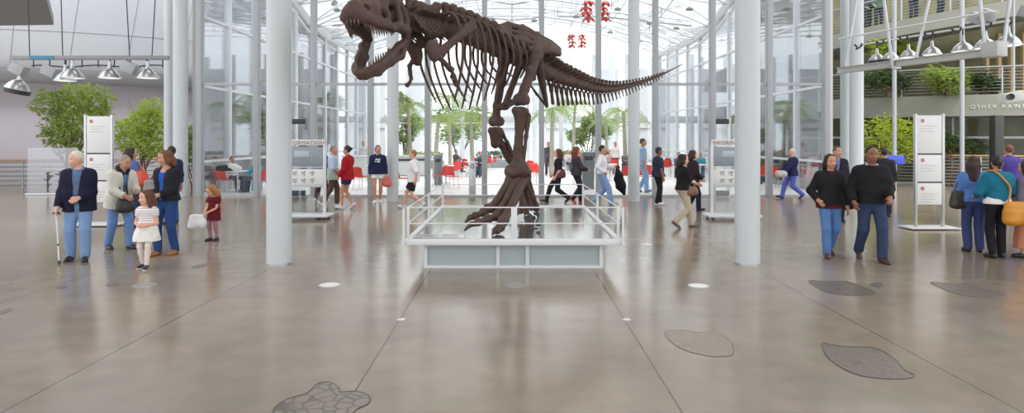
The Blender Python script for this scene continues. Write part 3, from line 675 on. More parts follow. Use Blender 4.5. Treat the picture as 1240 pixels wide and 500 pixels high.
inlay([(805, 402), (830, 400), (850, 403), (868, 402), (885, 414), (888, 428), (875, 432), (850, 430), (820, 420)], inlay_mat('inlay_pale', '#8e8375', '#7d7367', 14.), 'faint pale inlay in the floor between the platform and the round column', .006)
for pix, lab in (([(66, 348), (74, 346), (81, 346), (78, 349), (68, 350)], 'small dark fossil mark in the floor below the cane'), ([(128, 345), (134, 343), (144, 343), (141, 346), (132, 347)], 'small dark fossil mark in the floor below the gray-haired woman'),
                 ([(0, 378), (6, 375), (14, 374), (10, 378), (-2, 381)], 'small dark fossil mark in the floor at the edge near the cane'), ([(232, 323), (240, 321), (250, 320), (247, 323), (236, 325)], 'small dark fossil mark in the floor near the woman in a black jacket'),
                 ([(1054, 344), (1061, 342), (1068, 344), (1066, 348), (1058, 348)], 'small dark fossil mark in the floor between two pointed inlays')):
    inlay(pix, M_in2, lab, .004)
for k, (px, fy, r, c, lab) in enumerate(((399, 345, .14, '#e8e8e6', 'white round floor disc beside the round column next to the kiosk'), (846, 346, .135, '#e8e8e6', 'white round floor disc across the platform near the walking pair'),
        (783, 296, .1, '#e8e8e6', 'white round floor disc behind the platform corner'), (486, 387, .045, '#d8d6d0', 'tiny pale stud on the joint below the text plaques'), (759, 387, .045, '#d8d6d0', 'tiny pale stud on the joint below the spotlight'),
        (175, 345, .14, '#8f8f90', 'grey round floor disc below the girl in a white dress'), (624, 345, .13, '#8f8f90', 'grey round floor disc in front of the platform'))):  # grey discs and the one behind the platform stand in for light spots
    x, y = ground(px, fy); o = empty('floor_disc', (x, y, 0), 0, lab, 'floor disc', 'round discs set in the floor')
    MB().lathe([(0, .003), (r * .9, .003), (r * .9, 0)], n=28).build('lens', mat('disc' + c, c, .35, var=.02), o); MB().lathe([(r * .9, -.002), (r * .9, .0035), (r, .0025), (r, -.002)], n=28).build('ring', M_alu, o)

# ================================================================== PLANTS
def leaf_mesh(name, pts, size, seed, droop=.3, ratio=.42):
    r = np.random.default_rng(seed); n = len(pts); d = r.normal(size=(n, 3)); d[:, 2] = np.abs(d[:, 2]) * .4 - droop; d /= np.linalg.norm(d, axis=1)[:, None]
    s = np.cross(d, r.normal(size=(n, 3))); s /= np.linalg.norm(s, axis=1)[:, None] + 1e-9; nn = np.cross(d, s); L = size * r.uniform(.6, 1.3, (n, 1))
    base = pts; mid = pts + d * L * .5; tip = pts + d * L - nn * L * .12; a = mid + s * L * ratio * .5 - nn * L * -.06; b = mid - s * L * ratio * .5 - nn * L * -.06
    v = np.stack([base, a, tip, b], 1).reshape(-1, 3); q = np.arange(4 * n).reshape(-1, 4); return np_mesh(name, v, q, False)
def leaf_mat(name, c, tr=.35):
    if name in _mats: return _mats[name]
    m = mat(name, c, .5, var=.35, scale=2.5, spec=.3); nt = m.node_tree; b = nt.nodes['Principled BSDF']; o = nt.nodes['Material Output']
    t = nt.nodes.new('ShaderNodeBsdfTranslucent'); mx = nt.nodes.new('ShaderNodeMixShader'); mx.inputs[0].default_value = tr; t.inputs['Color'].default_value = tuple(min(1, x * 1.6) for x in lin(c)) + (1,)
    nt.links.new(b.outputs[0], mx.inputs[1]); nt.links.new(t.outputs[0], mx.inputs[2]); nt.links.new(mx.outputs[0], o.inputs[0]); return m
M_bark = mat('bark', '#6b5b4c', .85, var=.3, bump=.5, bscale=40)
def tree(name, p, clumps, n, size, m, lab, cat='tree', grp=None, stems=5, seed=0, trunk_r=.05, z0=0.):
    r = np.random.default_rng(seed); o = empty(name, p, 0, lab, cat, grp); b = MB(); C = [np.array(c[:3]) for c in clumps]
    for k in range(stems):
        c = C[k % len(C)]; a = r.uniform(0, 6.28); s0 = np.array((.1 * math.cos(a), .1 * math.sin(a), z0)); mid = s0 * .5 + c * .5 + r.normal(size=3) * .12 * np.array((1, 1, .3)); mid[0] -= c[0] * .2
        b.path([s0, (s0 + mid) / 2 + r.normal(size=3) * .04, mid, c], [trunk_r, trunk_r * .8, trunk_r * .6, trunk_r * .25], 7)
        for j in range(5):
            e = c + r.normal(size=3) * .3; b.path([mid + (c - mid) * r.uniform(.1, .7), (mid + e) / 2 + r.normal(size=3) * .06, e], [trunk_r * .4, trunk_r * .25, trunk_r * .1], 5)
    b.build('trunk', M_bark, o); pts = []; tot = sum(c[3] ** 2 for c in clumps)
    for x, y, z, rad in clumps:
        k = int(n * rad ** 2 / tot); u = r.normal(size=(k, 3)); u /= np.linalg.norm(u, axis=1)[:, None]; w = r.uniform(.35, 1, (k, 1)) ** .5; lump = 1 + .22 * np.sin(u @ np.array((5, 3, 4)) + seed)[:, None]
        pts.append(np.array((x, y, z)) + u * w * rad * lump * np.array((1, .9, .82)))
    link('foliage', leaf_mesh('foliage', np.concatenate(pts), size, seed), m, o); return o
def at_rel(px, py, d, base): q = at(px, py, d); return (q[0] - base[0], q[1] - base[1], q[2])
G1 = leaf_mat('leaf_green', '#8a9c4c'); G2 = leaf_mat('leaf_lime', '#9fae3c', .5); G3m = leaf_mat('leaf_pale', '#84985a', .45); G4 = leaf_mat('leaf_dark', '#4a5c37')
bx = ground(84, 232); d = bx[1]
tree('indoor_tree', (bx[0], bx[1], 0), [at_rel(x, y, d, bx)[:1] + (dy,) + at_rel(x, y, d, bx)[2:] + (r,) for x, y, dy, r in ((62, 125, 0, .62), (85, 118, .3, .72), (110, 122, .1, .68), (120, 140, -.1, .5), (70, 150, .2, .62), (98, 150, -.2, .75), (60, 165, .1, .38), (85, 175, 0, .5))], 5200, .14, G1,
     'bushy multi-stemmed green tree between the glass screen and the direction sign', grp='trees beside the dome wall', stems=9, seed=1, trunk_r=.035)
bx = ground(172, 232)
tree('indoor_tree', (bx[0], bx[1], 0), [at_rel(x, y, bx[1], bx)[:1] + (dy,) + at_rel(x, y, bx[1], bx)[2:] + (r,) for x, y, dy, r in ((182, 130, 0, .42), (152, 155, .2, .5), (172, 148, 0, .6), (186, 150, .2, .55), (150, 172, 0, .42), (175, 175, -.1, .6), (186, 180, .1, .5))], 3800, .13, leaf_mat('leaf_bright', '#a6b84c', .45),
     'bright green leafy tree behind the gray-haired woman beside the thick column', grp='trees beside the dome wall', stems=8, seed=2, trunk_r=.035)
bx = ground(236, 230)
tree('indoor_tree', (bx[0], bx[1], 0), [at_rel(x, y, bx[1], bx)[:1] + (dy,) + at_rel(x, y, bx[1], bx)[2:] + (r,) for x, y, dy, r in ((230, 160, 0, .3), (234, 175, .1, .36), (230, 190, 0, .3))], 1100, .12, G1,
     'slender green tree peeping out past the thick column by the dome', grp='trees beside the dome wall', stems=4, seed=3, trunk_r=.03)
bx = ground(300, 222)
tree('indoor_tree', (bx[0], bx[1], 0), [at_rel(x, y, bx[1], bx)[:1] + (dy,) + at_rel(x, y, bx[1], bx)[2:] + (r,) for x, y, dy, r in ((290, 155, 0, .7), (305, 168, .3, .8), (285, 175, 0, .6), (308, 148, .2, .5))], 2400, .17, G1,
     'green tree beyond the glazing above the seated cafe guests', grp='trees beside the dome wall', stems=5, seed=4, trunk_r=.05)
for i, (px, d_, cl, m_, lab) in enumerate(((1078, 25.6, ((1055, 158, .6), (1080, 155, .7), (1102, 160, .7), (1060, 178, .6), (1092, 180, .7), (1112, 175, .5)), G2, 'bright lime planting under the gallery slab beside the direction sign'),
        (1150, 25.9, ((1140, 172, .5), (1165, 176, .5), (1182, 180, .5)), G4, 'dim green planting under the gallery slab behind the long-haired woman'),
        (1078, 27.4, ((1065, 58, .5), (1085, 55, .5), (1100, 60, .35)), G2, 'bright lime foliage seen between the lamp gantry pipes'),
        (1146, 25.6, ((1130, 92, .5), (1150, 100, .62), (1165, 92, .4)), G1, 'green shrub on the gallery beneath the lamp gantry'),
        (1190, 25.6, ((1185, 98, .4), (1200, 104, .35)), G4, 'small dark shrub on the gallery beside the timber fins'),
        (1072, 26.6, ((1058, 96, .5), (1075, 92, .5), (1092, 100, .45)), G4, 'dim shrub on the gallery nearest the thick column'))):
    q0 = at(px, 168, d_); zb = 0. if cl[0][1] > 140 else (3.54 if cl[0][1] > 80 else 6.3)
    if cl[0][1] < 80: zb = 3.54
    tree('rainforest_plant', (q0[0], d_, 0), [(at(x, y, d_)[0] - q0[0], .15 * ((j % 3) - 1), at(x, y, d_)[2], r) for j, (x, y, r) in enumerate(cl)], 1500, .17, m_, lab, 'plant', 'rainforest planting', stems=6, seed=20 + i, trunk_r=.04, z0=zb)
# palms in the courtyard
M_ptr = mat('palm_trunk', '#a8a293', .9, var=.25, bump=.6, bscale=25)
def palm(px, fy, crown_y, lab, seed, fl=1.5, nf=15):
    x, y = ground(px, fy); zc = at(px, crown_y, y)[2]; r = random.Random(seed); o = empty('palm_tree', (x, y, 0), 0, lab, 'palm', 'palm trees in the courtyard')
    lean = r.uniform(-.2, .2); MB().path([(lean * t * t, 0, zc * t) for t in np.linspace(0, 1, 9)], [.13 - .05 * t for t in np.linspace(0, 1, 9)], 10).build('trunk', M_ptr, o)
    for k in range(nf):
        a = 2 * PI * k / nf + r.uniform(-.2, .2); up = r.uniform(.15, .9); L = fl * r.uniform(.8, 1.15); vs, qs = [], []; n = 12; sp = []
        for t in np.linspace(0, 1, n): rr = L * t; sp.append(np.array((lean + math.cos(a) * rr, math.sin(a) * rr, zc + up * rr - (.95 + .35 * up) * rr * rr / L * .9)))
        sd = np.array((-math.sin(a), math.cos(a), 0))
        for i in range(1, n):
            for s in (-1, 1):
                w = .42 * fl / 1.5 * math.sin(PI * (.12 + .85 * i / n)); p = sp[i]; dv = unit(sp[i] - sp[i - 1]); tip = p + sd * s * w * .8 + dv * w * .7 - np.array((0, 0, w * .45)); b0 = len(vs)
                vs += [p - dv * .03, p + dv * .05, tip]; qs.append((b0, b0 + 1, b0 + 2, b0 + 2)[:3])
        for i in range(n - 1):
            b0 = len(vs); vs += [sp[i] - sd * .012, sp[i] + sd * .012, sp[i + 1]]; qs.append((b0, b0 + 1, b0 + 2))
        link('frond', np_mesh('frond', vs, np.array(qs), False), G3m if k % 3 else G1, o)
palm(497, 210, 128, 'palm behind the walking boy, beyond the front glazing', 1, 1.6)
palm(527, 216, 142, 'short palm above the grey litter bin', 2, 1.3)
palm(545, 203, 118, 'tall palm between the ribs and the far leg bones', 3, 1.9, 18)
palm(572, 210, 140, 'bushy palm just before the far leg of the skeleton', 4, 1.6, 18)
palm(668, 213, 133, 'palm close to the near leg bones under the hip', 5, 1.4)
palm(694, 205, 126, 'palm behind the women in black, under the tail', 6, 1.6, 18)
palm(735, 203, 145, 'short palm behind the man in a white shirt', 7, 1.3)
palm(757, 210, 135, 'pale palm half behind the grey column under the tail', 8, 1.5)
for i, (px, fy, cl, lab) in enumerate(((556, 199.5, ((540, 140, .9), (560, 150, 1.), (580, 140, .9), (575, 160, .8), (545, 165, .8)), 'pale green courtyard tree between the litter bin and the far leg'), (712, 202, ((700, 165, .7), (718, 150, .8), (730, 160, .6)), 'pale green courtyard tree behind the man in a white shirt'), (492, 200, ((484, 125, .9), (500, 150, .8), (490, 165, .7)), 'pale green courtyard tree behind the walking boy'))):
    x, y = ground(px, fy)
    tree('courtyard_tree', (x, y, 0), [(at(a, b_, y)[0] - x, .2 * (j % 2), at(a, b_, y)[2], r) for j, (a, b_, r) in enumerate(cl)], 2800, .24, G3m, lab, 'tree', 'trees in the courtyard', 5, 40 + i, .06)

# ================================================================== HANGING PIECES UNDER THE GLASS ROOF
M_cor = mat('lantern_coral', '#d8564a', .45)
for k, (px, py, d, s, lab) in enumerate(((711, 14, 30, 1., 'larger red hanging lantern beside the slim mullion under the glass roof'), (731, 14, 30.5, .95, 'larger red hanging lantern across the mullion, further from the hip'), (692, 50, 35, .75, 'small red hanging lantern lower down, nearer the hip blade'), (705, 50, 35.5, .75, 'small red hanging lantern lower down, further from the hip blade'))):
    p = at(px, py, d); o = empty('hanging_lantern', tuple(p), k * .7, lab, 'lantern', 'red lanterns under the glass roof')
    for j in range(4):
        q = MB(); z = s * (.40 - .25 * j); ox, oy = .07 * s * math.cos(j * 2.1), .07 * s * math.sin(j * 2.1)
        for n_ in range(6):
            a_ = n_ * PI / 3 + j * .5; ca, sa = math.cos(a_), math.sin(a_)
            for r0, r1, z0, z1, w0, w1 in ((.03, .2, .1, .02, .03, .11), (.2, .3, .02, -.12, .11, .03)):
                q.face([(ox + s * (r0 * ca - w0 * sa), oy + s * (r0 * sa + w0 * ca), z + s * z0), (ox + s * (r0 * ca + w0 * sa), oy + s * (r0 * sa - w0 * ca), z + s * z0), (ox + s * (r1 * ca + w1 * sa), oy + s * (r1 * sa - w1 * ca), z + s * z1), (ox + s * (r1 * ca - w1 * sa), oy + s * (r1 * sa + w1 * ca), z + s * z1)])
        md = q.build('petal_ring', M_cor, o).modifiers.new('thick', 'SOLIDIFY'); md.thickness = .02
    MB().tube((0, 0, -.4 * s), (0, 0, rz(p[0], d) - p[2] - .1), .012, n=6).build('cord', M_alu, o)
for k, (px, py, d) in enumerate(sorted([(596, 23, 34), (647, 25, 34), (698, 20, 33), (692, 44, 38), (748, 11, 31), (787, 28, 34), (739, 39, 37), (776, 49, 40), (835, 11, 30), (819, 34, 36), (803, 51, 42), (408, 12, 33)])):
    p = at(px, py, d); o = empty('roof_spotlight', tuple(p), 0, 'small grey round spotlight hung under the glass roof, %s from the left' % ORD[k], 'lamp', 'round spotlights under the glass roof')
    MB().lathe([(0, .1), (.06, .09), (.16, .02), (.17, -.05), (.15, -.06), (0, -.02)], n=20).build('housing', mat('spot_grey', '#8d8f92', .5), o); MB().tube((0, 0, .08), (0, 0, max(.2, rz(p[0], d) - p[2] - .1)), .012, n=6).build('hanger', M_alu, o)
# tan timber fins on the gallery (each one its own)
for k in range(9):
    a = -2.0 + k * .035; x, y = rc[0] + 11.4 * math.cos(a), rc[1] + 11.4 * math.sin(a)
    tag(MB().box((0, 0, 1.2), (.12, .2, 2.45), bev=.01).build('timber_fin', mat('timber_tan', '#a8916a', .6, var=.2)), '%s tan timber fin from the shrubs on the rainforest gallery' % ORD[k], 'timber fin', 'timber fins on the gallery').location = (x, y, 3.55)

for k, (px, fy, w_, lab) in enumerate(((512, 204, 2.6, 'long planter of shrubs before the palms behind the walking boy'), (598, 203, 2.2, 'planter of shrubs seen between the leg bones'), (684, 201.5, 2.4, 'planter of shrubs behind the women in black'), (730, 203, 1.8, 'planter of shrubs behind the man in a white shirt'))):
    x, y = ground(px, fy); o = empty('planter', (x, y, 0), 0, lab, 'planter', 'shrub planters in the courtyard')
    MB().box((0, 0, .25), (w_, .7, .5), bev=.02).build('box', mat('planter_grey', '#8b9094', .6), o); MB().box((0, 0, .495), (w_ - .1, .6, .02)).build('soil', mat('soil', '#4a3f35', .9), o, smooth=False)
    r = np.random.default_rng(60 + k); P = np.stack([r.uniform(-w_ * .47, w_ * .47, 700), r.uniform(-.3, .3, 700), .5 + .5 * r.uniform(0, 1, 700) ** .7], 1); link('foliage', leaf_mesh('foliage', P, .16, 70 + k, droop=-.2), G4 if k % 2 else G1, o)
# ================================================================== THE SKELETON
def bone_mat(name, c):
    m = mat(name, c, .62, var=.45, scale=7., bump=.7, bscale=34., spec=.35); return m
M_bone = bone_mat('bone_brown', '#523f39'); M_bone2 = bone_mat('bone_dark', '#463531'); M_tooth = mat('tooth_brown', '#5d4a42', .4, var=.3)
RX = np.array((-.1, 11.4, .42))
rex = empty('dinosaur_skeleton', tuple(RX), 0, 'huge brown dinosaur skeleton with gaping toothed jaws striding on the display platform', 'skeleton')
AX = np.array((.63, .776, 0)); LT = np.array((.776, -.63, 0)); UP = np.array((0, 0, 1.)); P0 = np.array((.29, 11.7, 0))
def R(px, py, l=0.):
    k = (px - CX) / F; s = (k * (P0[1] + LT[1] * l) - P0[0] - LT[0] * l) / (AX[0] - AX[1] * k)
    p = P0 + AX * s + LT * l; p[2] = EYE + (HY - py) * p[1] / F; return p
ppm = lambda p: F / p[1]                             # px per metre there
def bone(name, b, m=None, parent=None): return b.build(name, m or M_bone, parent or rex, off=RX)
# --- skull: local axes lateral, forward, up
def unitf(v): return np.asarray(v) / np.linalg.norm(v)
SF = unitf((-.2, -.98, .0)); SL = unitf((.98, -.2, 0)); SO = np.array((-1.76, 9.2, 3.27)); SM = np.stack([SL, SF, UP], 1)
def sk(x, y, z): return SO + SM @ np.array((x, y, z))
b = Blob(.012, .05)
for s in (-1, 1):
    b.chain([sk(s * .27, .05, .10), sk(s * .25, .35, .06), sk(s * .185, .7, .07), sk(s * .13, .97, .09)], [.05, .06, .065, .07])
    b.chain([sk(s * .06, 1.0, .17), sk(s * .10, .7, .24), sk(s * .11, .42, .34)], [.085, .1, .1])
    b.chain([sk(s * .13, .5, .40), sk(s * .19, .3, .43), sk(s * .2, .08, .45), sk(s * .1, -.06, .5)], [.06, .07, .065, .07])
    b.chain([sk(s * .22, .22, .42), sk(s * .275, .18, .26), sk(s * .285, .2, .1)], [.055, .045, .055])
    b.chain([sk(s * .29, .3, .08), sk(s * .31, .05, .07), sk(s * .29, -.04, -.02)], [.06, .065, .055])
    b.chain([sk(s * .22, .0, .42), sk(s * .28, -.04, .22), sk(s * .285, -.03, .0)], [.05, .05, .055])
    b.chain([sk(s * .18, .48, .38), sk(s * .215, .47, .2), sk(s * .225, .48, .1)], [.05, .04, .05])
    b.chain([sk(s * .15, .75, .2), sk(s * .2, .6, .14)], [.07, .05])
    b.ell(sk(s * .2, .40, .47), (.06, .07, .045)); b.ell(sk(s * .22, .22, .47), (.05, .06, .045))
b.chain([sk(0, 1.0, .22), sk(0, .75, .32), sk(0, .45, .40), sk(0, .1, .42), sk(0, -.06, .5)], [.085, .075, .07, .08, .09])
b.cap(sk(-.1, 1.0, .1), sk(.1, 1.0, .1), .07); b.cap(sk(-.05, 1.02, .16), sk(.05, 1.02, .16), .08)
b.cap(sk(0, .2, .16), sk(0, .9, .14), .1, .08); b.ell(sk(0, .02, .3), (.15, .15, .2)); b.cap(sk(-.15, -.05, .45), sk(.15, -.05, .45), .08)
for s in (-1, 1):
    b.cut_ell(sk(s * .22, .62, .20), (.07, .09, .06), SM, .03); b.cut_ell(sk(s * .27, .34, .27), (.11, .065, .10), SM, .03); b.cut_ell(sk(s * .29, .07, .26), (.1, .06, .11), SM, .03); b.cut_ell(sk(s * .13, .93, .22), (.06, .055, .04), SM, .02)
b.noise(.011, 26, 3); skull = bone('skull', b)
def tooth(p, d, L, r, parent):
    d = unit(d); q = MB(); back = -SF
    q.path([p - d * .03, p + d * L * .35 , p + d * L * .75 + back * L * .08, p + d * L + back * L * .2], [r, r * .9, r * .5, .003], 8)
    me = q.mesh('tooth'); me.transform(Matrix.Translation(Vector(-RX))); link('tooth', me, M_tooth, parent)
rt = random.Random(5)
for s in (-1, 1):
    for k in range(12):
        t = k / 11; y = .98 - .66 * t; x = s * float(np.interp(y, [.35, .7, .97], [.235, .18, .125])); L = .075 + .075 * math.exp(-((t - .38) / .22) ** 2) + rt.uniform(-.015, .02)
        tooth(sk(x, y, .035 if y < .9 else .045), -UP + SL * s * .06, L, .02, skull)
for k in range(4): tooth(sk(-.075 + .05 * k, 1.05, .05), -UP, .075, .016, skull)
# --- lower jaw, swung open about the hinge
JR = math.radians(-35); jf = SF * math.cos(JR) + UP * math.sin(JR); ju = UP * math.cos(JR) - SF * math.sin(JR); JM = np.stack([SL, jf, ju], 1); JO = sk(0, -.02, -.05)
def jw(x, y, z): return JO + JM @ np.array((x, y, z))
b = Blob(.012, .05)
for s in (-1, 1):
    b.chain([jw(s * .28, -.04, .0), jw(s * .265, .2, .01), jw(s * .21, .5, -.0), jw(s * .14, .8, .02), jw(s * .05, .95, .03)], [.05, .055, .05, .05, .055])
    b.chain([jw(s * .28, .0, -.05), jw(s * .265, .25, -.11), jw(s * .21, .5, -.08), jw(s * .14, .8, -.05), jw(s * .045, .95, -.03)], [.04, .06, .055, .05, .05])
    b.cut_ell(jw(s * .29, .28, -.04), (.05, .05, .03), JM, .02)
b.noise(.010, 28, 4); jaw = bone('lower_jaw', b)
for s in (-1, 1):
    for k in range(10):
        t = k / 9; y = .93 - .5 * t; x = s * float(np.interp(y, [.5, .8, .95], [.205, .135, .055])); tooth(jw(x, y, .055), ju, .07 + .04 * math.exp(-((t - .3) / .25) ** 2) + rt.uniform(-.015, .012), .018, jaw)
# --- spine
def along(px, tab): return [float(np.interp(px, tab[0], t)) for t in tab[1:]]
SPN = ([478, 490, 500, 515, 530, 548, 565, 582, 600, 618, 634, 652], [14, 20, 26, 31, 34, 38, 43, 50, 58, 66, 73, 82])
def spine_pt(px):
    p = R(px, along(px, SPN)[0]); return p
def vertebra(name, c, t, r, ln, sp, tw, lean=0., h=.014, m=None):
    t = unit(t); lat = unit(np.cross(t, UP)); up = unit(np.cross(lat, t)); b = Blob(h, r * .4)
    b.cap(c - t * ln * .5, c - t * ln * .2, r, r * .82); b.cap(c + t * ln * .2, c + t * ln * .5, r * .82, r); b.cap(c - t * ln * .3, c + t * ln * .3, r * .8)
    top = c + up * sp + t * lean; w = max(r * .24, .010)
    b.cap(c + up * r * .6 - t * ln * .1, top - t * ln * .12, w * 1.1, w * 1.1); b.cap(c + up * r * .6 + t * ln * .1, top + t * ln * .12, w * 1.1, w * 1.1); b.cap(c + up * r * .6, top, w * 1.1, w)
    b.cap(top - t * ln * .16, top + t * ln * .16, w * 1.45)
    for s in (-1, 1): b.cap(c + up * r * .7, c + lat * s * tw + up * r * 1.15 + t * lean * .5, r * .34, r * .22)
    b.noise(r * .07, 30, int(c[0] * 991) % 97); bone(name, b, m); return up, lat, top
# neck
# joins the back of the skull to the shoulder
NK = [sk(0, -.1, .30)] + [R(px, py) for px, py in ((492, 21), (501, 26), (511, 29), (521, 31))]
nk = []
for i in range(9):
    u = i / 8 * (len(NK) - 1); j = min(int(u), len(NK) - 2); nk.append(NK[j] + (NK[j + 1] - NK[j]) * (u - j))
for i in range(9):
    t = nk[min(i + 1, 8)] - nk[max(i - 1, 0)]
    if i: vertebra('neck_vertebra', nk[i], t, .105 + .004 * i, .13, .27 - .005 * abs(i - 4), .24, .05)
    if i in (2, 3, 4, 5, 6, 7):                      # short neck ribs hanging backward
        lat = unit(np.cross(t, UP)); tt = unit(t)
        for s in (-1, 1):
            b = Blob(.012, .03); a = nk[i] + lat * s * .2 - UP * .02; b.chain([a, a + tt * .12 - UP * .12 + lat * s * .02, a + tt * .28 - UP * .2], [.03, .024, .012]); bone('neck_rib', b)
# back
BX = np.linspace(530, 632, 12); back = []
for i, px in enumerate(BX):
    c = spine_pt(px); t = spine_pt(px + 4) - spine_pt(px - 4); r = .125 + .003 * i
    up, lat, top = vertebra('back_vertebra', c, t, r, .19, .36 if i > 0 else .33, .22, -.02, .016); back.append((c, unit(t), up, lat))
# ribs: out from the spine, bowed, then down and in
for i in range(11):
    c, t, up, lat = back[i]
    for s in (-1, 1):
        side = lat * s
        f = i / 11; bow = .46 - .16 * max(0, f - .4); drop = (1.10, 1.2, 1.2, 1.12, 1.0, .86, .74, .62, .5, .4, .3, .22)[i]; ctrl = [c + up * .12 + side * .05, c + up * .2 + side * .24, c + up * .06 + side * (bow * .92), c - UP * drop * .33 + side * bow * 1.04 + t * .05, c - UP * drop * .68 + side * bow * .8 + t * .1, c - UP * drop + side * bow * .42 + t * .16]
        P = []
        for u in np.linspace(0, 1, 15):             # Bezier-like smooth curve through Catmull-Rom
            x = u * 5; j = min(int(x), 4); w = x - j; A, B, C_, D = ctrl[max(j - 1, 0)], ctrl[j], ctrl[j + 1], ctrl[min(j + 2, 5)]
            P.append(.5 * (2 * B + (C_ - A) * w + (2 * A - 5 * B + 4 * C_ - D) * w * w + (3 * B - A - 3 * C_ + D) * w ** 3))
        q = MB(); q.path([p - RX for p in P], [float(np.interp(u, [0, .15, .5, .9, 1], [.034, .029, .022, .018, .011])) for u in np.linspace(0, 1, 15)], 8); link('rib', q.mesh('rib'), M_bone if s < 0 else M_bone, rex)
# shoulder blades, arms
def ch(px_list, l, rs, k=.03, h=.012, m=None, nm='bone', extra=None, amp=.006):
    b = Blob(h, k); P = [R(p[0], p[1], p[2] if len(p) > 2 else l) for p in px_list]; b.chain(P, rs)
    if extra: extra(b)
    b.noise(amp, 24, len(nm)); bone(nm, b, m); return P
def blade(pxs, l, ws, th, nm, h=.014):
    b = Blob(h, .04); P = [R(p[0], p[1], l) for p in pxs]
    for i in range(len(P) - 1):
        t = unit(P[i + 1] - P[i]); n = unit(np.cross(t, LT))
        for o_ in np.linspace(-1, 1, 4):
            b.cap(P[i] + n * o_ * (ws[i] - th), P[i + 1] + n * o_ * (ws[i + 1] - th), th)
    b.noise(.006, 22, 8); bone(nm, b)
for l, dx, dy in ((.47, 0, 0),):
    blade([(574, 30), (565, 36), (552, 47), (540, 58), (534, 63)], .47, [.095, .07, .055, .06, .09], .032, 'shoulder_blade')
    b = Blob(.012, .03); b.ell(R(526, 62, .45), (.13, .06, .16), np.stack([AX, LT, UP], 1)); b.ell(R(521, 57, .44), (.09, .05, .10), np.stack([AX, LT, UP], 1)); b.noise(.008, 24, 2); bone('coracoid', b)
ch([(531, 68), (538, 76), (546, 84)], .47, [.05, .032, .045], nm='humerus'); ch([(546, 84), (550, 92), (554, 103)], .46, [.034, .026, .03], nm='forearm'); ch([(549, 83), (546, 93), (552, 104)], .42, [.022, .018, .02], nm='forearm')
for k in range(2): ch([(553 + k * 2, 103), (555 + k, 107), (553 + 2 * k, 112)], .44, [.024, .02, .008], nm='claw')
blade([(540, 34), (522, 44), (506, 56)], -.47, [.07, .06, .08], .03, 'shoulder_blade')
b = Blob(.012, .03); b.cap(R(497, 55, -.45), R(505, 74, -.45), .085, .075); b.ell(R(506, 66, -.45), (.1, .05, .13), np.stack([AX, LT, UP], 1)); b.noise(.008, 24, 2); bone('coracoid', b)
ch([(500, 74), (496, 80), (497, 90)], -.45, [.045, .03, .036], nm='humerus'); ch([(497, 90), (498, 95), (496, 100)], -.45, [.036, .026, .03], nm='forearm')
for k in range(2): ch([(496, 100), (494 - 2 * k, 103), (492 + 3 * k, 106)], -.45, [.026, .02, .008], nm='claw')
# --- hips
def ilium(s):
    l = .24 * s; b = Blob(.016, .05)
    top = [(603, 33), (615, 30), (632, 34), (650, 42), (666, 52), (677, 60)]; bot = [(608, 46), (618, 55), (632, 64), (646, 64), (662, 62), (676, 65)]
    for (a0, a1, b0, b1) in zip(top, top[1:], bot, bot[1:]):
        for u in np.linspace(0, 1, 5):
            p = [a0[i] + (b0[i] - a0[i]) * u for i in (0, 1)]; q = [a1[i] + (b1[i] - a1[i]) * u for i in (0, 1)]; ll = l * (.55 + .45 * min(1, u * 1.4))
            b.cap(R(p[0], p[1], ll), R(q[0], q[1], ll), .05)
    b.cap(R(603, 34, l * .6), R(612, 48, l), .06); b.cap(R(640, 66, l), R(652, 70, l), .075); b.cap(R(626, 62, l), R(630, 76, l), .08, .06); b.cap(R(650, 64, l), R(655, 78, l), .07, .055)
    b.noise(.014, 13, 11); bone('ilium', b)
ilium(1); ilium(-1)
b = Blob(.016, .06)
for px in (640, 648, 656): b.cap(spine_pt(px) - AX * .02, spine_pt(px) + AX * .1, .15, .14); b.cap(spine_pt(px), spine_pt(px) + UP * .4, .05, .06)
b.noise(.01, 20, 5); bone('sacrum', b)
for s in (1, -1):
    ch([(630, 78, .2 * s), (622, 100, .12 * s), (612, 126, .05 * s)], 0, [.075, .05, .055], nm='pubis', h=.014)
    ch([(653, 80, .2 * s), (657, 102, .13 * s), (662, 128, .06 * s)], 0, [.085, .06, .035], nm='ischium', h=.014)
ch([(604, 130, 0), (612, 128, 0), (624, 122, 0)], 0, [.05, .07, .05], nm='pubic_boot', h=.014)
ch([(640, 100, 0), (650, 114, 0), (661, 128, 0)], 0, [.02, .022, .02], nm='support_rod', h=.012, amp=0)
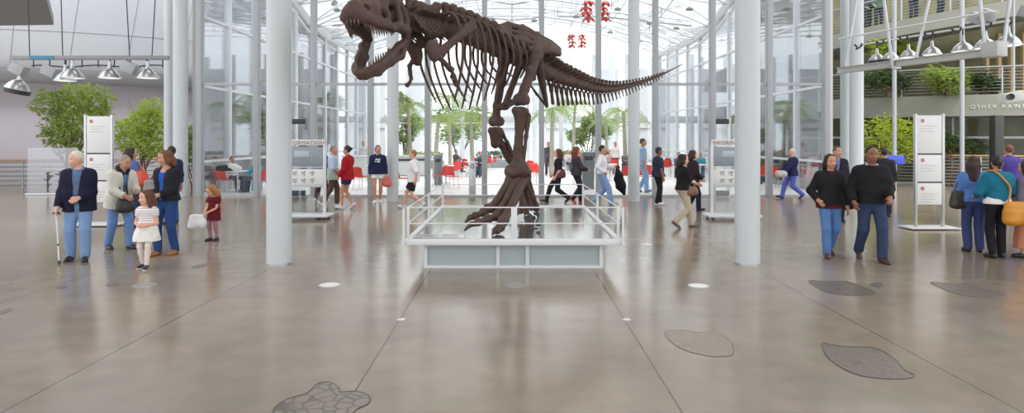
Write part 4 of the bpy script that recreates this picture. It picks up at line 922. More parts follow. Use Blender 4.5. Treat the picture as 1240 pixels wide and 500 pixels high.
# --- legs
def leg(l, femur, knee, tibia, fib, ankle, big):
    k = 1.0 if big else .92
    def fx(b):
        a = R(femur[0][0] + 2, femur[0][1] + 2, l); b.cap(a, R(femur[0][0], femur[0][1], l * .55), .1 * k, .1 * k); e = R(*knee, l)
        for s in (-1, 1): b.ell(e + LT * .07 * s - AX * .02, (.075 * k, .055 * k, .1 * k)); b.ell(e + LT * .06 * s + AX * .06, (.07 * k, .055 * k, .09 * k))
        b.cap(R(femur[1][0], femur[1][1] - 4, l) + AX * -.06, R(femur[1][0], femur[1][1] + 6, l) + AX * .06, .06)
    ch(femur + [knee], l, [.11 * k, .082 * k, .078 * k, .09 * k], .04, .014, nm='femur', extra=fx, amp=.008)
    def tx(b):
        a = R(*tibia[0], l); b.cap(a + AX * .13 + UP * .02, a - AX * .12 + UP * .03, .06 * k, .055 * k); b.cap(a + LT * .10 + UP * .02, a - LT * .09 + UP * .02, .055 * k); b.cap(a + AX * .1, a - UP * .22, .06 * k, .06 * k, .05); b.cap(a - AX * .11 + UP * .02, a - UP * .2 - AX * .03, .055, .06, .05); b.cap(a + LT * .09, a - UP * .2, .06, .06)
        e = R(*tibia[-1], l); b.cap(e - LT * .09, e + LT * .09, .085 * k); b.cap(e - LT * .11 * k - UP * .02, e + UP * .22, .06 * k, .06 * k); b.cap(e + LT * .11 * k - UP * .02, e + UP * .22, .06 * k, .06 * k)
    ch(tibia, l, [.085 * k] + [.072 * k] * (len(tibia) - 2) + [.085 * k], .05, .014, nm='tibia', extra=tx, amp=.008)
    ch(fib, l + .1, [.05, .03, .03], nm='fibula')
    ch([ankle], l, [.1], nm='x') if 0 else None
leg(.42, [(649, 66), (643, 88), (635, 108)], (631, 121), [(630, 136), (629, 155), (628, 180), (628, 203)], [(640, 140), (637, 165), (634, 198)], (628, 205), True)
leg(-.36, [(612, 70), (607, 95), (602, 128)], (601, 147), [(600, 160), (608, 176), (617, 192), (625, 204)], [(606, 158), (614, 172), (624, 194)], (626, 206), False)
def anklebone(c, k, nm='ankle_bone'):
    b = Blob(.014, .04); b.cap(c - LT * .13 * k, c + LT * .13 * k, .1 * k); b.ell(c + AX * -.1 * k - UP * .02, (.1 * k, .12 * k, .09 * k)); b.noise(.01, 20, 3); bone(nm, b)
anklebone(R(627, 208, .42), 1.1)
FL = .42
DK = .425
def foot(l, ank, toes, k=1., claws=True, pad=True):
    for (mt, ph) in toes:                            # metatarsal chain then toe bones, each its own
        P = [R(*p) for p in mt]; b = Blob(.013, .04)
        b.chain(P, [.085 * k, .058 * k, .07 * k][:len(P)] if len(P) == 3 else [.08 * k, .065 * k]); b.ell(P[0], (.09 * k, .09 * k, .07 * k)); b.ell(P[-1], (.085 * k, .085 * k, .075 * k)); b.noise(.007, 22, 6); bone('metatarsal', b)
        Q = [P[-1]] + [np.array(q, float) for q in ph]
        for i in range(len(Q) - 1):
            d = Q[i + 1] - Q[i]; b = Blob(.012, .025); r = (.075 - .012 * i) * k; last = i == len(Q) - 2
            if last:
                u = unit(d); b.chain([Q[i] + u * .02, Q[i] + d * .5 + UP * .025, Q[i + 1] - UP * .02], [r * .9, r * .75, .014])
            else:
                b.chain([Q[i] + d * .12, Q[i] + d * .5, Q[i] + d * .92], [r, r * .68, r * .95]); b.ell(Q[i] + d * .9 + UP * r * .2, (r * .95,) * 3)
            b.noise(.005, 26, i); bone('claw' if last else 'toe_bone', b)
def tz(px, py, l, zmin=.06):
    p = R(px, py, l); p[2] = max(p[2], DK + zmin); return p
# near foot: three spread toes reaching toward the plaques
foot(.42, None, [
    ([(619, 216, .36), (608, 234, .30), (596, 252, .24)], [tz(585, 257, .22), tz(575, 262, .22), tz(563, 268, .22)]),
    ([(626, 217, .44), (615, 240, .46), (602, 262, .48)], [tz(590, 266, .48), tz(578, 270, .48), tz(563, 277, .48)]),
    ([(634, 217, .52), (622, 244, .62), (609, 268, .70)], [tz(606, 276, .72, .05), tz(602, 281, .74, .05), tz(596, 284, .76, .02)])], 1.0)
ch([(612, 234, .2), (600, 246, .1), (588, 250, .05)], 0, [.05, .042, .03], nm='toe_bone'); 
# far foot, set further back, sole bones on the deck
anklebone(R(629, 208, -.36), 1.0)
foot(-.36, None, [
    ([(625, 214, -.34), (630, 234, -.30), (634, 250, -.26)], [tz(630, 255, -.26), tz(624, 258, -.24, .05), tz(617, 261, -.2, .02)]),
    ([(632, 214, -.36), (637, 234, -.42), (641, 251, -.46)], [tz(640, 256, -.46), tz(638, 260, -.46, .05), tz(635, 264, -.46, .02)]),
    ([(637, 214, -.38), (643, 232, -.52), (648, 249, -.64)], [tz(649, 254, -.66), tz(650, 258, -.68, .05), tz(651, 262, -.7, .02)])], .95)
ch([(638, 222, -.3), (643, 233, -.25), (646, 243, -.2)], 0, [.03, .026, .012], nm='claw')
# --- tail
TL = ([650, 657, 665, 678, 690, 702, 715, 728, 740, 753, 765, 778, 790, 802, 812, 820, 826], [81, 85, 89, 94, 98, 102, 106, 108, 108, 106, 103, 99, 95, 90, 85, 81, 78])
tx_ = [652.]
while tx_[-1] < 824: tx_.append(tx_[-1] + float(np.interp(tx_[-1], [650, 700, 760, 826], [6.6, 5.2, 3.9, 3.0])))
for i, px in enumerate(tx_):
    c = R(px, along(px, TL)[0]); t = R(px + 3, along(px + 3, TL)[0]) - R(px - 3, along(px - 3, TL)[0]); nxt = R(px + 4, along(px + 4, TL)[0]); f = (px - 650) / 176
    r = float(np.interp(px, [650, 680, 720, 770, 805, 826], [.15, .12, .08, .045, .022, .010])); sp = float(np.interp(px, [650, 662, 690, 740, 800, 826], [.2, .26, .22, .13, .04, .012])); seg = float(np.interp(px, [650, 700, 760, 826], [6.6, 5.2, 3.9, 3.0]))
    ln = np.linalg.norm(R(px + seg, along(px + seg, TL)[0]) - c)
    if px < 806: up, lat, top = vertebra('tail_vertebra', c, t, r, ln * .8, sp + r * .3, r * 2.2, .05 * (1 - f), max(.007, r * .13))
    else:
        q = MB(); u = unit(t); q.path([c - u * ln * .5 - RX, c - u * ln * .3 - RX, c - RX, c + u * ln * .3 - RX, c + u * ln * .5 - RX], [r, r * 1.2, r * .8, r * 1.15, r], 8); link('tail_vertebra', q.mesh('tail_vertebra'), M_bone, rex)
    if 662 < px < 800:                               # chevrons under the tail
        L = float(np.interp(px, [660, 672, 700, 740, 800], [.42, .42, .30, .18, .06])); b = Blob(max(.008, r * .13), r * .3); tt = unit(t); w = max(r * .2, .011)
        for s in (-1, 1): b.cap(c - up * r * .8 + tt * ln * .45 + lat * s * r * .5, c - up * (r + L * .35) + tt * (ln * .5 + L * .1), w, w)
        b.cap(c - up * (r + L * .35) + tt * (ln * .5 + L * .1), c - up * (r + L * .9) + tt * (ln * .5 + L * .32), w, w * 1.3); bone('chevron', b)
# ================================================================== PEOPLE
def ik(a, t, l1, l2, pole):
    a, t = np.asarray(a, float), np.asarray(t, float); d = t - a; L = np.linalg.norm(d); mx = (l1 + l2) * .998
    if L > mx: t = a + d / L * mx; d = t - a; L = mx
    u = d / L; x = (l1 * l1 - l2 * l2 + L * L) / (2 * L); hgt = math.sqrt(max(l1 * l1 - x * x, 0)); p = np.asarray(pole, float); p = p - u * (p @ u); p = unit(p)
    return a + u * x + p * hgt, t
SKIN = {'pale': '#d9ab93', 'tan': '#c08e72', 'brown': '#8a5b45', 'pink': '#dba58f', 'dark': '#6b4536'}
def person(pos, H, face, label, outfit, feet=((.1, .0), (-.1, .0)), hands=None, lean=0., yaw=0., pitch=0., skin='tan', hair=('short', '#3b2a22'), near=True, hs=1., belly=0., sit=False, name='person', group=None, h=None, sh_w=1., z0=0., twist=0.):
    """local axes: +Y the way the body faces, +X its right side; feet = (right, left) ankles as (x, y, lift, pitch)"""
    S = H / 1.75; h = h or (.0085 if near else .012); h = h / max(S, .62) * (1 if S > .8 else .85)
    root = empty(name, (pos[0], pos[1], z0), -math.radians(face), label, 'person', group)
    msk = mat('skin_' + skin, SKIN[skin], .5, var=.06, scale=8); shz = 1.43 - .32 * (hs - 1); nb = shz + .05; hx = .093
    an = []
    for f in feet:
        f = tuple(f) + (0,) * (4 - len(f)); an.append((np.array((f[0], f[1], .085 + f[2])), f[3]))
    hz = .93
    if sit: hz = .5
    else:
        for (a, _), sx in zip(an, (1, -1)): hz = min(hz, a[2] + math.sqrt(max(.846 ** 2 - (a[0] - sx * hx) ** 2 - (a[1]) ** 2, .2)))
    dz = hz - .93; lr = math.radians(-lean); Rl = np.array(Matrix.Rotation(lr, 3, 'X')); Rt = np.array(Matrix.Rotation(math.radians(twist), 3, 'Z')); pc = np.array((0, 0, .97 + dz))
    T = lambda x, y, z: pc + Rl @ (Rt @ (np.array((x, y, z + dz), float) - pc))
    RH = np.array(Matrix.Rotation(lr * .5, 3, 'X') @ Matrix.Rotation(math.radians(-yaw), 3, 'Z') @ Matrix.Rotation(math.radians(-abs(pitch) - 7), 3, 'X')); hb = T(0, .0, nb + .02)
    hd = lambda x, y, z: hb + RH @ np.array((x * hs, y * hs, (z - 1.5) * hs))
    hips = [np.array((sx * hx, 0, hz)) for sx in (1, -1)]; knees = []
    for (a, _), hp, sx in zip(an, hips, (1, -1)): k, t = ik(hp, a, .435, .42, (sx * .12, 1, 0)); knees.append(k); a[:] = t
    shl = [T(sx * .172 * sh_w, -.01, shz - .045) for sx in (1, -1)]
    if hands is None: hands = ((.25, .03, .80), (-.25, .03, .80))
    el, wr = [], []
    for s0, hnd, sx in zip(shl, hands, (1, -1)):
        hnd = np.asarray(hnd[:3], float) + np.array((0, 0, dz if not sit else 0)); e, w = ik(s0, hnd, .285, .25, (sx * .75, -1, -.35)); el.append(e); wr.append(w)
    # ---- garments and body share one set of limbs
    def torso(b, inf, legs=False, lo=0., flare=0.):
        b.cap(T(-.075, 0, .95), T(.075, 0, .95), .105 + inf + belly * .3 + flare); b.cap(T(-.06, .0 + belly * .3, 1.10), T(.06, belly * .3, 1.10), .098 + inf + belly + flare * .6, None, .06); b.cap(T(-.085, 0, 1.27), T(.085, 0, 1.27), .108 + inf + belly * .3, None, .06)
        [b.cap(T(q_ * .03, -.012, shz - .015), T(q_ * .15 * sh_w, -.01, shz - .055), .056 + inf * .7, .05 + inf * .8, .06) for q_ in (-1, 1)]; b.cap(T(-.1 * sh_w, -.01, shz - .09), T(.1 * sh_w, -.01, shz - .09), .085 + inf, None, .06); b.cap(T(0, 0, .95), T(0, 0, shz - .09), .10 + inf, None, .05); b.cap(T(0, -.01, shz - .03), T(0, 0, nb + .0), .058 + inf * .6, .05 + inf * .5, .05)
    def arm(b, i, inf, upto=1.):
        s0, e, w = shl[i], el[i], wr[i]; b.cap(s0, e, .05 + inf, .04 + inf, .04)
        if upto > .5: b.cap(e, e + (w - e) * min(1, (upto - .5) * 2), .041 + inf, .030 + inf, .02)
    def legs_(b, inf, flare=0., straight=False):
        for i in (0, 1):
            if straight:
                b.cap(hips[i], knees[i], .085 + inf * .85, .062 + inf * .9, .04); b.cap(knees[i], an[i][0], .062 + inf * .9, .044 + inf * .8 + flare, .02); continue
            b.cap(hips[i], knees[i], .082 + inf, .056 + inf, .04); b.cap(knees[i], an[i][0], .054 + inf, .038 + inf + flare, .03)
            c = knees[i] + (an[i][0] - knees[i]) * .3; b.cap(c - np.array((0, .015, 0)), c - np.array((0, .012, .02)), .052 + inf, None, .04)
    b = Blob(h, .03); torso(b, 0); legs_(b, 0)
    for i in (0, 1): arm(b, i, 0)
    b.cap(T(0, 0, nb - .02), hd(0, .012, 1.56), .053, .05)
    b.ell(hd(0, .0, 1.645), (.074 * hs, .093 * hs, .108 * hs), RH); b.cap(hd(0, .035, 1.575), hd(0, .052, 1.56), .052 * hs, .043 * hs, .04); b.ell(hd(0, .045, 1.60), (.062 * hs, .052 * hs, .062 * hs), RH)
    b.ell(hd(0, .028, 1.675), (.066 * hs, .068 * hs, .062 * hs), RH); b.cap(hd(0, .088, 1.64), hd(0, .108, 1.605), .011 * hs, .017 * hs, .02)
    for s in (-1, 1):
        b.ell(hd(s * .077, -.005, 1.625), (.014 * hs, .024 * hs, .034 * hs), RH, .012); b.cut_ell(hd(s * .032, .097, 1.645), (.02 * hs, .014 * hs, .012 * hs), RH, .015); b.ell(hd(s * .035, .065, 1.608), (.026 * hs, .03 * hs, .024 * hs), RH, .03)
    b.cap(hd(-.02, .088, 1.572), hd(.02, .088, 1.572), .011 * hs, None, .012)
    # hands: palm, four unequal bent fingers, thumb from the side
    HZ = np.array((0, 0, 1.))
    for i, sx in ((0, 1), (1, -1)):
        w = wr[i]; u = unit(w - el[i]); hint = hands[i][3] if len(hands[i]) > 3 else None; cur = hands[i][4] if len(hands[i]) > 4 else .45
        if hint is not None: pn = np.array(hint, float)
        else: pn = np.array((-sx, 0, 0)) if abs(u[2]) > .6 else np.array((0, 0, -1.)) if abs(u[0]) < .6 else np.array((0, -1., 0))
        pn = unit(pn - u * (pn @ u)); sd = unit(np.cross(u, pn)); 
        if (sd @ (np.array((0, 1, 0)) if abs(u[2]) > .5 else HZ)) < 0: sd = -sd     # thumb side forward / upward
        b.cap(w - u * .01, w + u * .03, .027, .028, .02)
        for j, (o, ln) in enumerate(((.031, .068), (.011, .078), (-.010, .072), (-.029, .056))):
            k0 = w + u * .088 + sd * o; b.cap(w + u * .02 + sd * o * .7, k0, .0135, .0125, .012); p, a = k0, cur * .5
            for q in range(3):
                d = u * math.cos(a) + pn * math.sin(a); e = p + d * ln * (.45, .31, .24)[q]; b.cap(p, e, .0098 - .0008 * q, .0092 - .0008 * q, .004); p = e; a += cur * .95
        t0 = w + u * .025 + sd * .024; t1 = t0 + u * .035 + sd * .026 + pn * .012; t2 = t1 + u * .032 + sd * .004 + pn * .012; b.cap(t0, t1, .0135, .012, .012); b.cap(t1, t2, .0112, .009, .006)
    for i in (0, 1):
        a, pit = an[i]; b.cap(a, a + np.array((0, .02, -.04)), .036, .034)
    body = b.build('body', msk, root, S)
    # ---- shoes
    for i in (0, 1):
        a, pit = an[i]; sx = 1 if i == 0 else -1; Rf = np.array(Matrix.Rotation(math.radians(-sx * 8), 3, 'Z') @ Matrix.Rotation(math.radians(-pit), 3, 'X')); g = lambda x, y, z: a + Rf @ np.array((x, y, z))
        b = Blob(h, .03); b.chain([g(0, -.045, -.042), g(0, .05, -.048), g(sx * .006, .12, -.056), g(sx * .004, .165, -.06)], [.041, .042, .043, .032]); b.cap(g(0, -.01, 0), g(0, .01, -.03), .043, .045); b.plane(g(0, 0, -.085), Rf @ np.array((0, 0, -1.))); b.plane(g(0, 0, .03), Rf @ np.array((0, 0, 1.)))
        so = outfit.get('shoes', '#26211f'); s_ = b.build('shoe', mat('leather_' + so, so, .4, var=.1), root, S)
        if outfit.get('sole'):
            b = Blob(h, .02); b.chain([g(0, -.047, -.075), g(0, .12, -.075), g(sx * .004, .165, -.075)], [.042, .045, .034]); b.plane(g(0, 0, -.088), Rf @ np.array((0, 0, -1.))); b.plane(g(0, 0, -.066), Rf @ np.array((0, 0, 1.))); b.build('sole', mat('leather_' + outfit['sole'], outfit['sole'], .5), s_, S)
    # ---- lower garment
    for lo in (outfit.get('bottom'), outfit.get('legwear')):
        if not lo: continue
        kind, colr, inf = lo[0], lo[1], lo[2] if len(lo) > 2 else .016; m = colr if not isinstance(colr, str) else cloth(colr)
        b = Blob(h, .03)
        if kind in ('trousers', 'shorts', 'tights'):
            legs_(b, inf, .008 if kind == 'trousers' else 0, kind != 'tights'); b.cap(T(-.07, 0, .96), T(.07, 0, .96), .113 + inf * .8, None, .06); b.cap(T(-.06, 0, 1.03), T(.06, 0, 1.03), .10 + inf * .6, None, .05)
            if kind != 'tights': b.noise(.005, 30, 12)
            for i in (0, 1):
                d = unit(an[i][0] - knees[i])
                if kind == 'shorts': f = lo[3] if len(lo) > 3 else .62; p = hips[i] + (knees[i] - hips[i]) * f; d = unit(knees[i] - hips[i]); b.plane(p, d, .26)
                else: b.plane(an[i][0] - d * (.0 if kind == 'trousers' else .02) + np.array((0, 0, .0)) + d * .035, d, .10)
            if kind == 'shorts': b.plane((0, 0, min((hips[i] + (knees[i] - hips[i]) * (lo[3] if len(lo) > 3 else .62))[2] for i in (0, 1)) - .03), (0, 0, -1))
            b.plane(T(0, 0, 1.07), Rl @ np.array((0, 0, 1.)))
        else:
            ln, fl = lo[3], lo[4]; n = 5
            for j in range(n):
                za, zb = 1.04 - (1.04 - ln) * j / n, 1.04 - (1.04 - ln) * (j + 1) / n; ra, rb = .105 + fl * j / n, .105 + fl * (j + 1) / n
                b.cap(T(-.05, 0, za), T(-.05, 0, zb), ra + .01, rb + .01, .04); b.cap(T(.05, 0, za), T(.05, 0, zb), ra + .01, rb + .01, .04)
            b.noise(.012, 34, 12); b.plane(T(0, 0, ln), (0, 0, -1)); b.plane(T(0, 0, 1.06), (0, 0, 1)); b.cut_cap(T(0, 0, ln - .2), T(0, 0, ln + .06), .09 + fl * .6)
        b.build({'trousers': 'trousers', 'shorts': 'shorts', 'tights': 'tights', 'skirt': 'skirt'}[kind], m, root, S)
    # ---- tops, innermost first: (part name, colour, thickness, hem height, sleeve 0..1, neck height offset, front opening half width)
    for top in outfit.get('tops', ()):
        nm, colr, inf, hem, slv, nk, op = (tuple(top) + (0,))[:7]; m = colr if not isinstance(colr, str) else cloth(colr)
        b = Blob(h, .03)
        if slv > 0:
            ia = inf * (.62 if inf > .02 else 1) + .008
            for i in (0, 1):
                if slv > .5: f_ = min(1, (slv - .46) * 2); b.cap(el[i], el[i] + (wr[i] - el[i]) * f_, .041 + ia, .030 + ia, .02)
                else: b.cap(shl[i], el[i], .05 + ia, .04 + ia, .04)
            for i in (0, 1):
                if slv > .5: d = unit(wr[i] - el[i]); p = el[i] + (wr[i] - el[i]) * (slv - .5) * 2
                else: d = unit(el[i] - shl[i]); p = shl[i] + (el[i] - shl[i]) * slv * 2
                b.plane(p, d, .26 if slv < .5 else .16)
        if slv > .5:
            for i in (0, 1): b.cap(shl[i], el[i], .05 + ia, .041 + ia, .03)
        torso(b, inf, flare=.012 if op else 0)
        if hem < .965: b.cap(T(-.075, 0, hem - .05), T(.075, 0, hem - .05), .115 + inf, None, .05); [b.cap(T(q_ * .075, 0, hem - .05), T(q_ * .075, 0, .97), .118 + inf + (.015 if hem < .88 else 0), .11 + inf, .05) for q_ in (-1, 1)]
        b.noise(.0055 if inf < .025 else .009, 24, 21 + len(nm))
        b.plane(T(0, 0, hem), Rl @ np.array((0, 0, -1.))); nn = RH @ np.array((0, .45, 1)); b.plane(T(0, .02, nb + nk), T(0, .5, 1) - T(0, 0, 0) if 0 else unit(np.array((0, .35, 1))), .16)
        b.plane(T(0, 0, nb + nk + .05), Rl @ np.array((0, 0, 1.)))
        if op: [b.cut_cap(T(0, y_ + belly, hem - .1), T(0, y_ - .02, shz - .22), op * .8, op, .008) for y_ in (.02, .06, .10, .135, .18, .22)]; [b.cut_cap(T(0, y_, shz - .24), T(0, y_ - .03, nb - .01), op, op + .03, .008) for y_ in (.06, .10, .13, .17, .21)]
        o = b.build(nm, m, root, S)
        if nm == 'hooded_top':
            b = Blob(h, .03); b.chain([T(-.085, .02, nb - .03), T(-.06, -.07, nb - .01), T(0, -.095, nb - .02), T(.06, -.07, nb - .01), T(.085, .02, nb - .03)], [.03, .04, .05, .04, .03]); b.build('hood', m, o, S)
            if outfit.get('print'): 
                q = MB(); c = T(0, .125 + inf + belly, 1.30); [q.box(c * S + np.array((dx * S, .008 * S, dz_ * S)), (w_ * S, .012 * S, .05 * S), bev=.004) for dx, dz_, w_ in ((-.05, .03, .06), (.03, .03, .06), (-.03, -.035, .09), (.06, -.035, .03))]; q.build('chest_lettering', mat('print_white', '#d8d9dc', .7), o)
        if outfit.get('collar') and nm in ('shirt', 'jacket', 'coat', 'sweater'):
            if outfit['collar'][0] == nm:
                cc = outfit['collar'][1]; b = Blob(h, .02); kk = outfit['collar'][2] if len(outfit['collar']) > 2 else .018
                pts = [T(.045, .062, nb - .05), T(.075, .02, nb - .01), T(.05, -.05, nb + .01), T(-.05, -.05, nb + .01), T(-.075, .02, nb - .01), T(-.045, .062, nb - .05)]; b.chain(pts, [kk] * 6); b.build('collar', cloth(cc), o, S)
    # ---- face details (parts of the body)
    if near:
        for s in (-1, 1):
            q = Blob(.004, .004); q.ell(hd(s * .032, .0835, 1.645), (.013 * hs, .007 * hs, .008 * hs), RH); q.build('eye', mat('eye_dark', '#2c211d', .25), root, S)
            q = Blob(.004, .004); q.cap(hd(s * .018, .090, 1.671), hd(s * .048, .080, 1.665), .005 * hs, .004 * hs); q.build('eyebrow', mat('hair_' + hair[1], hair[1], .7), root, S)
        q = Blob(.004, .004); q.cap(hd(-.02, .0945, 1.5735), hd(0, .0995, 1.573), .0055 * hs, .007 * hs); q.cap(hd(0, .0995, 1.573), hd(.02, .0945, 1.5735), .007 * hs, .0055 * hs); q.build('lips', mat('lips_' + skin, '#a8625a', .5), root, S)
    # ---- hair
    st, hc = hair[0], hair[1]; mh = mat('hair_' + hc, hc, .55, var=.3, scale=30, bump=.5, bscale=120)
    if st != 'none':
        b = Blob(h, .03); b.ell(hd(0, -.014, 1.662), (.084 * hs, .100 * hs, .108 * hs), RH)
        if st in ('long', 'bob', 'half'):
            zl = {'long': 1.32, 'bob': 1.50, 'half': 1.42}[st]
            for s in (-1, 1): b.chain([hd(s * .06, -.02, 1.68), hd(s * .078, -.02, 1.58), hd(s * .082, -.015 - (.03 if st == 'long' else 0), zl + .04)], [.045 * hs, .04 * hs, .032 * hs])
            b.chain([hd(0, -.07, 1.68), hd(0, -.09, 1.55), hd(0, -.10, zl)], [.07 * hs, .075 * hs, .05 * hs]); b.cap(hd(-.05, -.07, 1.58), hd(-.05, -.09, zl), .05 * hs, .04 * hs); b.cap(hd(.05, -.07, 1.58), hd(.05, -.09, zl), .05 * hs, .04 * hs)
        if st == 'bun': b.ell(hd(0, -.125, 1.66), (.045 * hs, .045 * hs, .045 * hs))
        if st == 'tail': b.chain([hd(0, -.10, 1.68), hd(0, -.15, 1.62), hd(0, -.13, 1.50)], [.03, .035, .018])
        if st == 'curly': b.ell(hd(0, -.02, 1.67), (.1 * hs, .108 * hs, .11 * hs), RH); b.noise(.012, 60, 3)
        b.cut_ell(hd(0, .118, 1.605), (.074 * hs, .108 * hs, .112 * hs), RH, .012)
        if st in ('short', 'bun', 'tail', 'bald', 'curly'): b.plane(hd(0, -.03, 1.575), RH @ np.array((0, .6, -1.)))
        if st in ('short',):
            for s in (-1, 1): b.cut_ell(hd(s * .095, .02, 1.62), (.04 * hs, .035 * hs, .045 * hs), RH, .01)
        b.noise(.004, 70, 5); b.build('hair', mh, root, S)
    if outfit.get('cap'):
        cc = outfit['cap']; b = Blob(h, .02); b.ell(hd(0, -.008, 1.675), (.094 * hs, .112 * hs, .108 * hs), RH); b.plane(hd(0, 0, 1.685), RH @ np.array((0, 0, -1.))); c_ = b.build('cap', cloth(cc[0]), root, S)
        b = Blob(h, .02); b.ell(hd(0, .115, 1.69), (.078, .09, .022), RH); b.build('cap_visor', cloth(cc[1]), c_, S)
    if outfit.get('belt'):
        b = Blob(h, .02); b.cap(T(-.07, 0, 1.0), T(.07, 0, 1.0), .127); b.plane(T(0, 0, .985), (0, 0, -1)); b.plane(T(0, 0, 1.02), (0, 0, 1)); b.build('belt', mat('leather_' + outfit['belt'], outfit['belt'], .4), root, S)
    Mw = lambda p: np.array(Matrix.Rotation(-math.radians(face), 3, 'Z')) @ (np.asarray(p, float) * S) + np.array((pos[0], pos[1], z0))
    return dict(root=root, S=S, hand=[Mw(wr[i] + unit(wr[i] - el[i]) * .075) for i in (0, 1)], sh=[Mw(s) for s in shl], W=Mw, T=T)
def at_floor(px, fy): return ground(px, fy)
def hgt(fy, hy): return (fy - hy) / (fy - HY) * EYE   # standing height from foot row to head row
WALK = lambda a=.3, l=.06: ((.08, a, 0, -14), (-.08, -a * .85, l + .03, 38))
WALK2 = lambda a=.3, l=.06: ((.08, -a * .85, l + .03, 38), (-.08, a, 0, -14))
# ---- the group by the dome side
p1 = person(at_floor(96, 315), 1.66, 163, 'old white-haired man in a navy jacket and light jeans leaning on a cane', dict(
    tops=[('shirt', '#5f7396', .012, .92, 0, .0), ('jacket', '#1f2136', .034, .80, .97, -.005, .045)], bottom=('trousers', '#7d9bc4', .026), shoes='#241f20', collar=('shirt', '#6f83a6')), feet=((.12, -.02), (-.11, .08)),
    hands=((.27, .16, .80, (-1, 0, 0), .8), (-.06, .23, 1.02, (0, -1, 0), .6)), yaw=48, pitch=4, skin='pink', hair=('short', '#d6d0c4'), belly=.045, lean=4)
p2 = person(at_floor(144, 301), 1.60, 118, 'gray-haired woman in a cream coat with dark fur collar and jeans, bending forward', dict(
    tops=[('shirt', '#5f78a8', .012, .95, 0, .0), ('coat', '#d5d3c8', .04, .78, .97, -.01, .035)], bottom=('trousers', '#6d8fc0', .02), shoes='#26262b', collar=('coat', '#25252b', .045)), feet=((.10, -.17), (-.1, .17)),
    hands=((.12, .38, 1.0, (-1, 0, 0), .5), (-.10, .36, 1.08, (0, -1, 0), .5)), lean=13, yaw=-14, pitch=-8, skin='tan', hair=('short', '#8d8a88'))
p3 = person(at_floor(202, 308), 1.66, 196, 'brown-haired woman in a black jacket over a bright blue shirt and dark jeans', dict(
    tops=[('shirt', '#2b58b8', .012, .93, 0, -.06), ('jacket', '#26262c', .028, .92, .97, -.02, .05)], bottom=('trousers', '#2d4a7c', .014), shoes='#a06a42', belt='#2b2422'), feet=((.09, .10), (-.1, -.08)),
    hands=((.14, .24, 1.0, (0, -1, 0), .6), (-.08, .25, 1.03, (0, -1, 0), .6)), yaw=30, pitch=-6, skin='tan', hair=('bob', '#6b4430'))
p4 = person(at_floor(178, 324), 1.13, 176, 'little girl in a white striped top and tutu skirt over pale tights', dict(
    tops=[('shirt', stripes('girl_stripe', '#eceae8', '#b9b6b8', 9, 'Z'), .014, .95, .22, .0)], bottom=('skirt', '#e4e2de', .012, .62, .12), legwear=('tights', '#dcd2cd', .007), shoes='#2b2628', sole='#e6e4e0'), feet=((.1, -.02, 0), (-.07, .17, 0, 0)),
    hands=((.10, .20, .98, (0, -1, 0), .6), (-.08, .22, .98, (0, -1, 0), .6)), yaw=42, skin='pink', hair=('half', '#5a3a2c'), hs=1.32)
b4 = None
p5 = person(at_floor(259, 291), 1.03, 200, 'small girl in a dark red dress with striped leggings looking down', dict(
    tops=[('dress', '#6b1f2b', .02, .62, .24, .0)], bottom=('tights', stripes('leg_stripe', '#c9a2ae', '#7c3148', 14, 'Z'), .008), shoes='#2f2226'), feet=((.08, .06), (-.08, -.05)),
    hands=((.13, .27, .82, (0, 0, -1), .7), (-.02, .25, .9, (0, 0, -1), .7)), yaw=15, pitch=-26, skin='pink', hair=('half', '#a5754a'), hs=1.34)
p6 = person(at_floor(158, 276), 1.66, 25, 'dark-haired woman in a denim jacket standing with her back turned behind the cream coat', dict(
    tops=[('jacket', '#566a9a', .026, .92, .97, .0)], bottom=('trousers', '#3b4152', .018), shoes='#29262a'), hands=((.2, .2, 1.0), (-.25, .08, .84)), skin='tan', hair=('half', '#2a2023'), near=False, yaw=20)
p7 = person(at_floor(208, 271), 1.68, -60, 'short dark-haired person in a navy top behind the woman in a black jacket', dict(
    tops=[('sweater', '#2b3152', .022, .92, .97, .0)], bottom=('trousers', '#3e5b8e', .018), shoes='#29262a'), skin='tan', hair=('short', '#231d20'), near=False, yaw=0)
# things held
def cane(top, bot):
    top = np.asarray(top); bot = np.asarray(bot); o = empty('walking_cane', tuple(bot), 0, 'white walking cane with a dark grip held by the white-haired man', 'cane'); t = top - bot
    MB().tube((0, 0, .03), t * .98, .011, n=10).build('shaft', M_white, o); MB().path([t * .98 + V(-.06, .02, .0), t * .98 + V(-.03, 0, .012), t * .98 + V(.03, -.0, .012), t * .98 + V(.06, -.02, 0)], .014, 8).build('grip', M_dark, o); MB().lathe([(0, 0), (.02, 0), (.016, .05), (0, .05)], n=12).build('tip', M_dark, o)
    MB().lathe([(.012, 0), (.0145, 0), (.0145, .03), (.012, .03)], c=tuple(t * .35), n=10).build('height_collar', M_dark, o)
hc = p1['hand'][0]; cane(hc + V(0, 0, -.005), (hc[0] + .09, hc[1] - .07, .0))
def spl(pts, n=5):
    P = [np.asarray(p, float) for p in pts]; out = []
    for i in range(len(P) - 1):
        a, b_, c, d = P[max(i - 1, 0)], P[i], P[i + 1], P[min(i + 2, len(P) - 1)]
        for t in np.linspace(0, 1, n, endpoint=False): out.append(.5 * (2 * b_ + (c - a) * t + (2 * a - 5 * b_ + 4 * c - d) * t * t + (3 * b_ - a - 3 * c + d) * t ** 3))
    return out + [P[-1]]
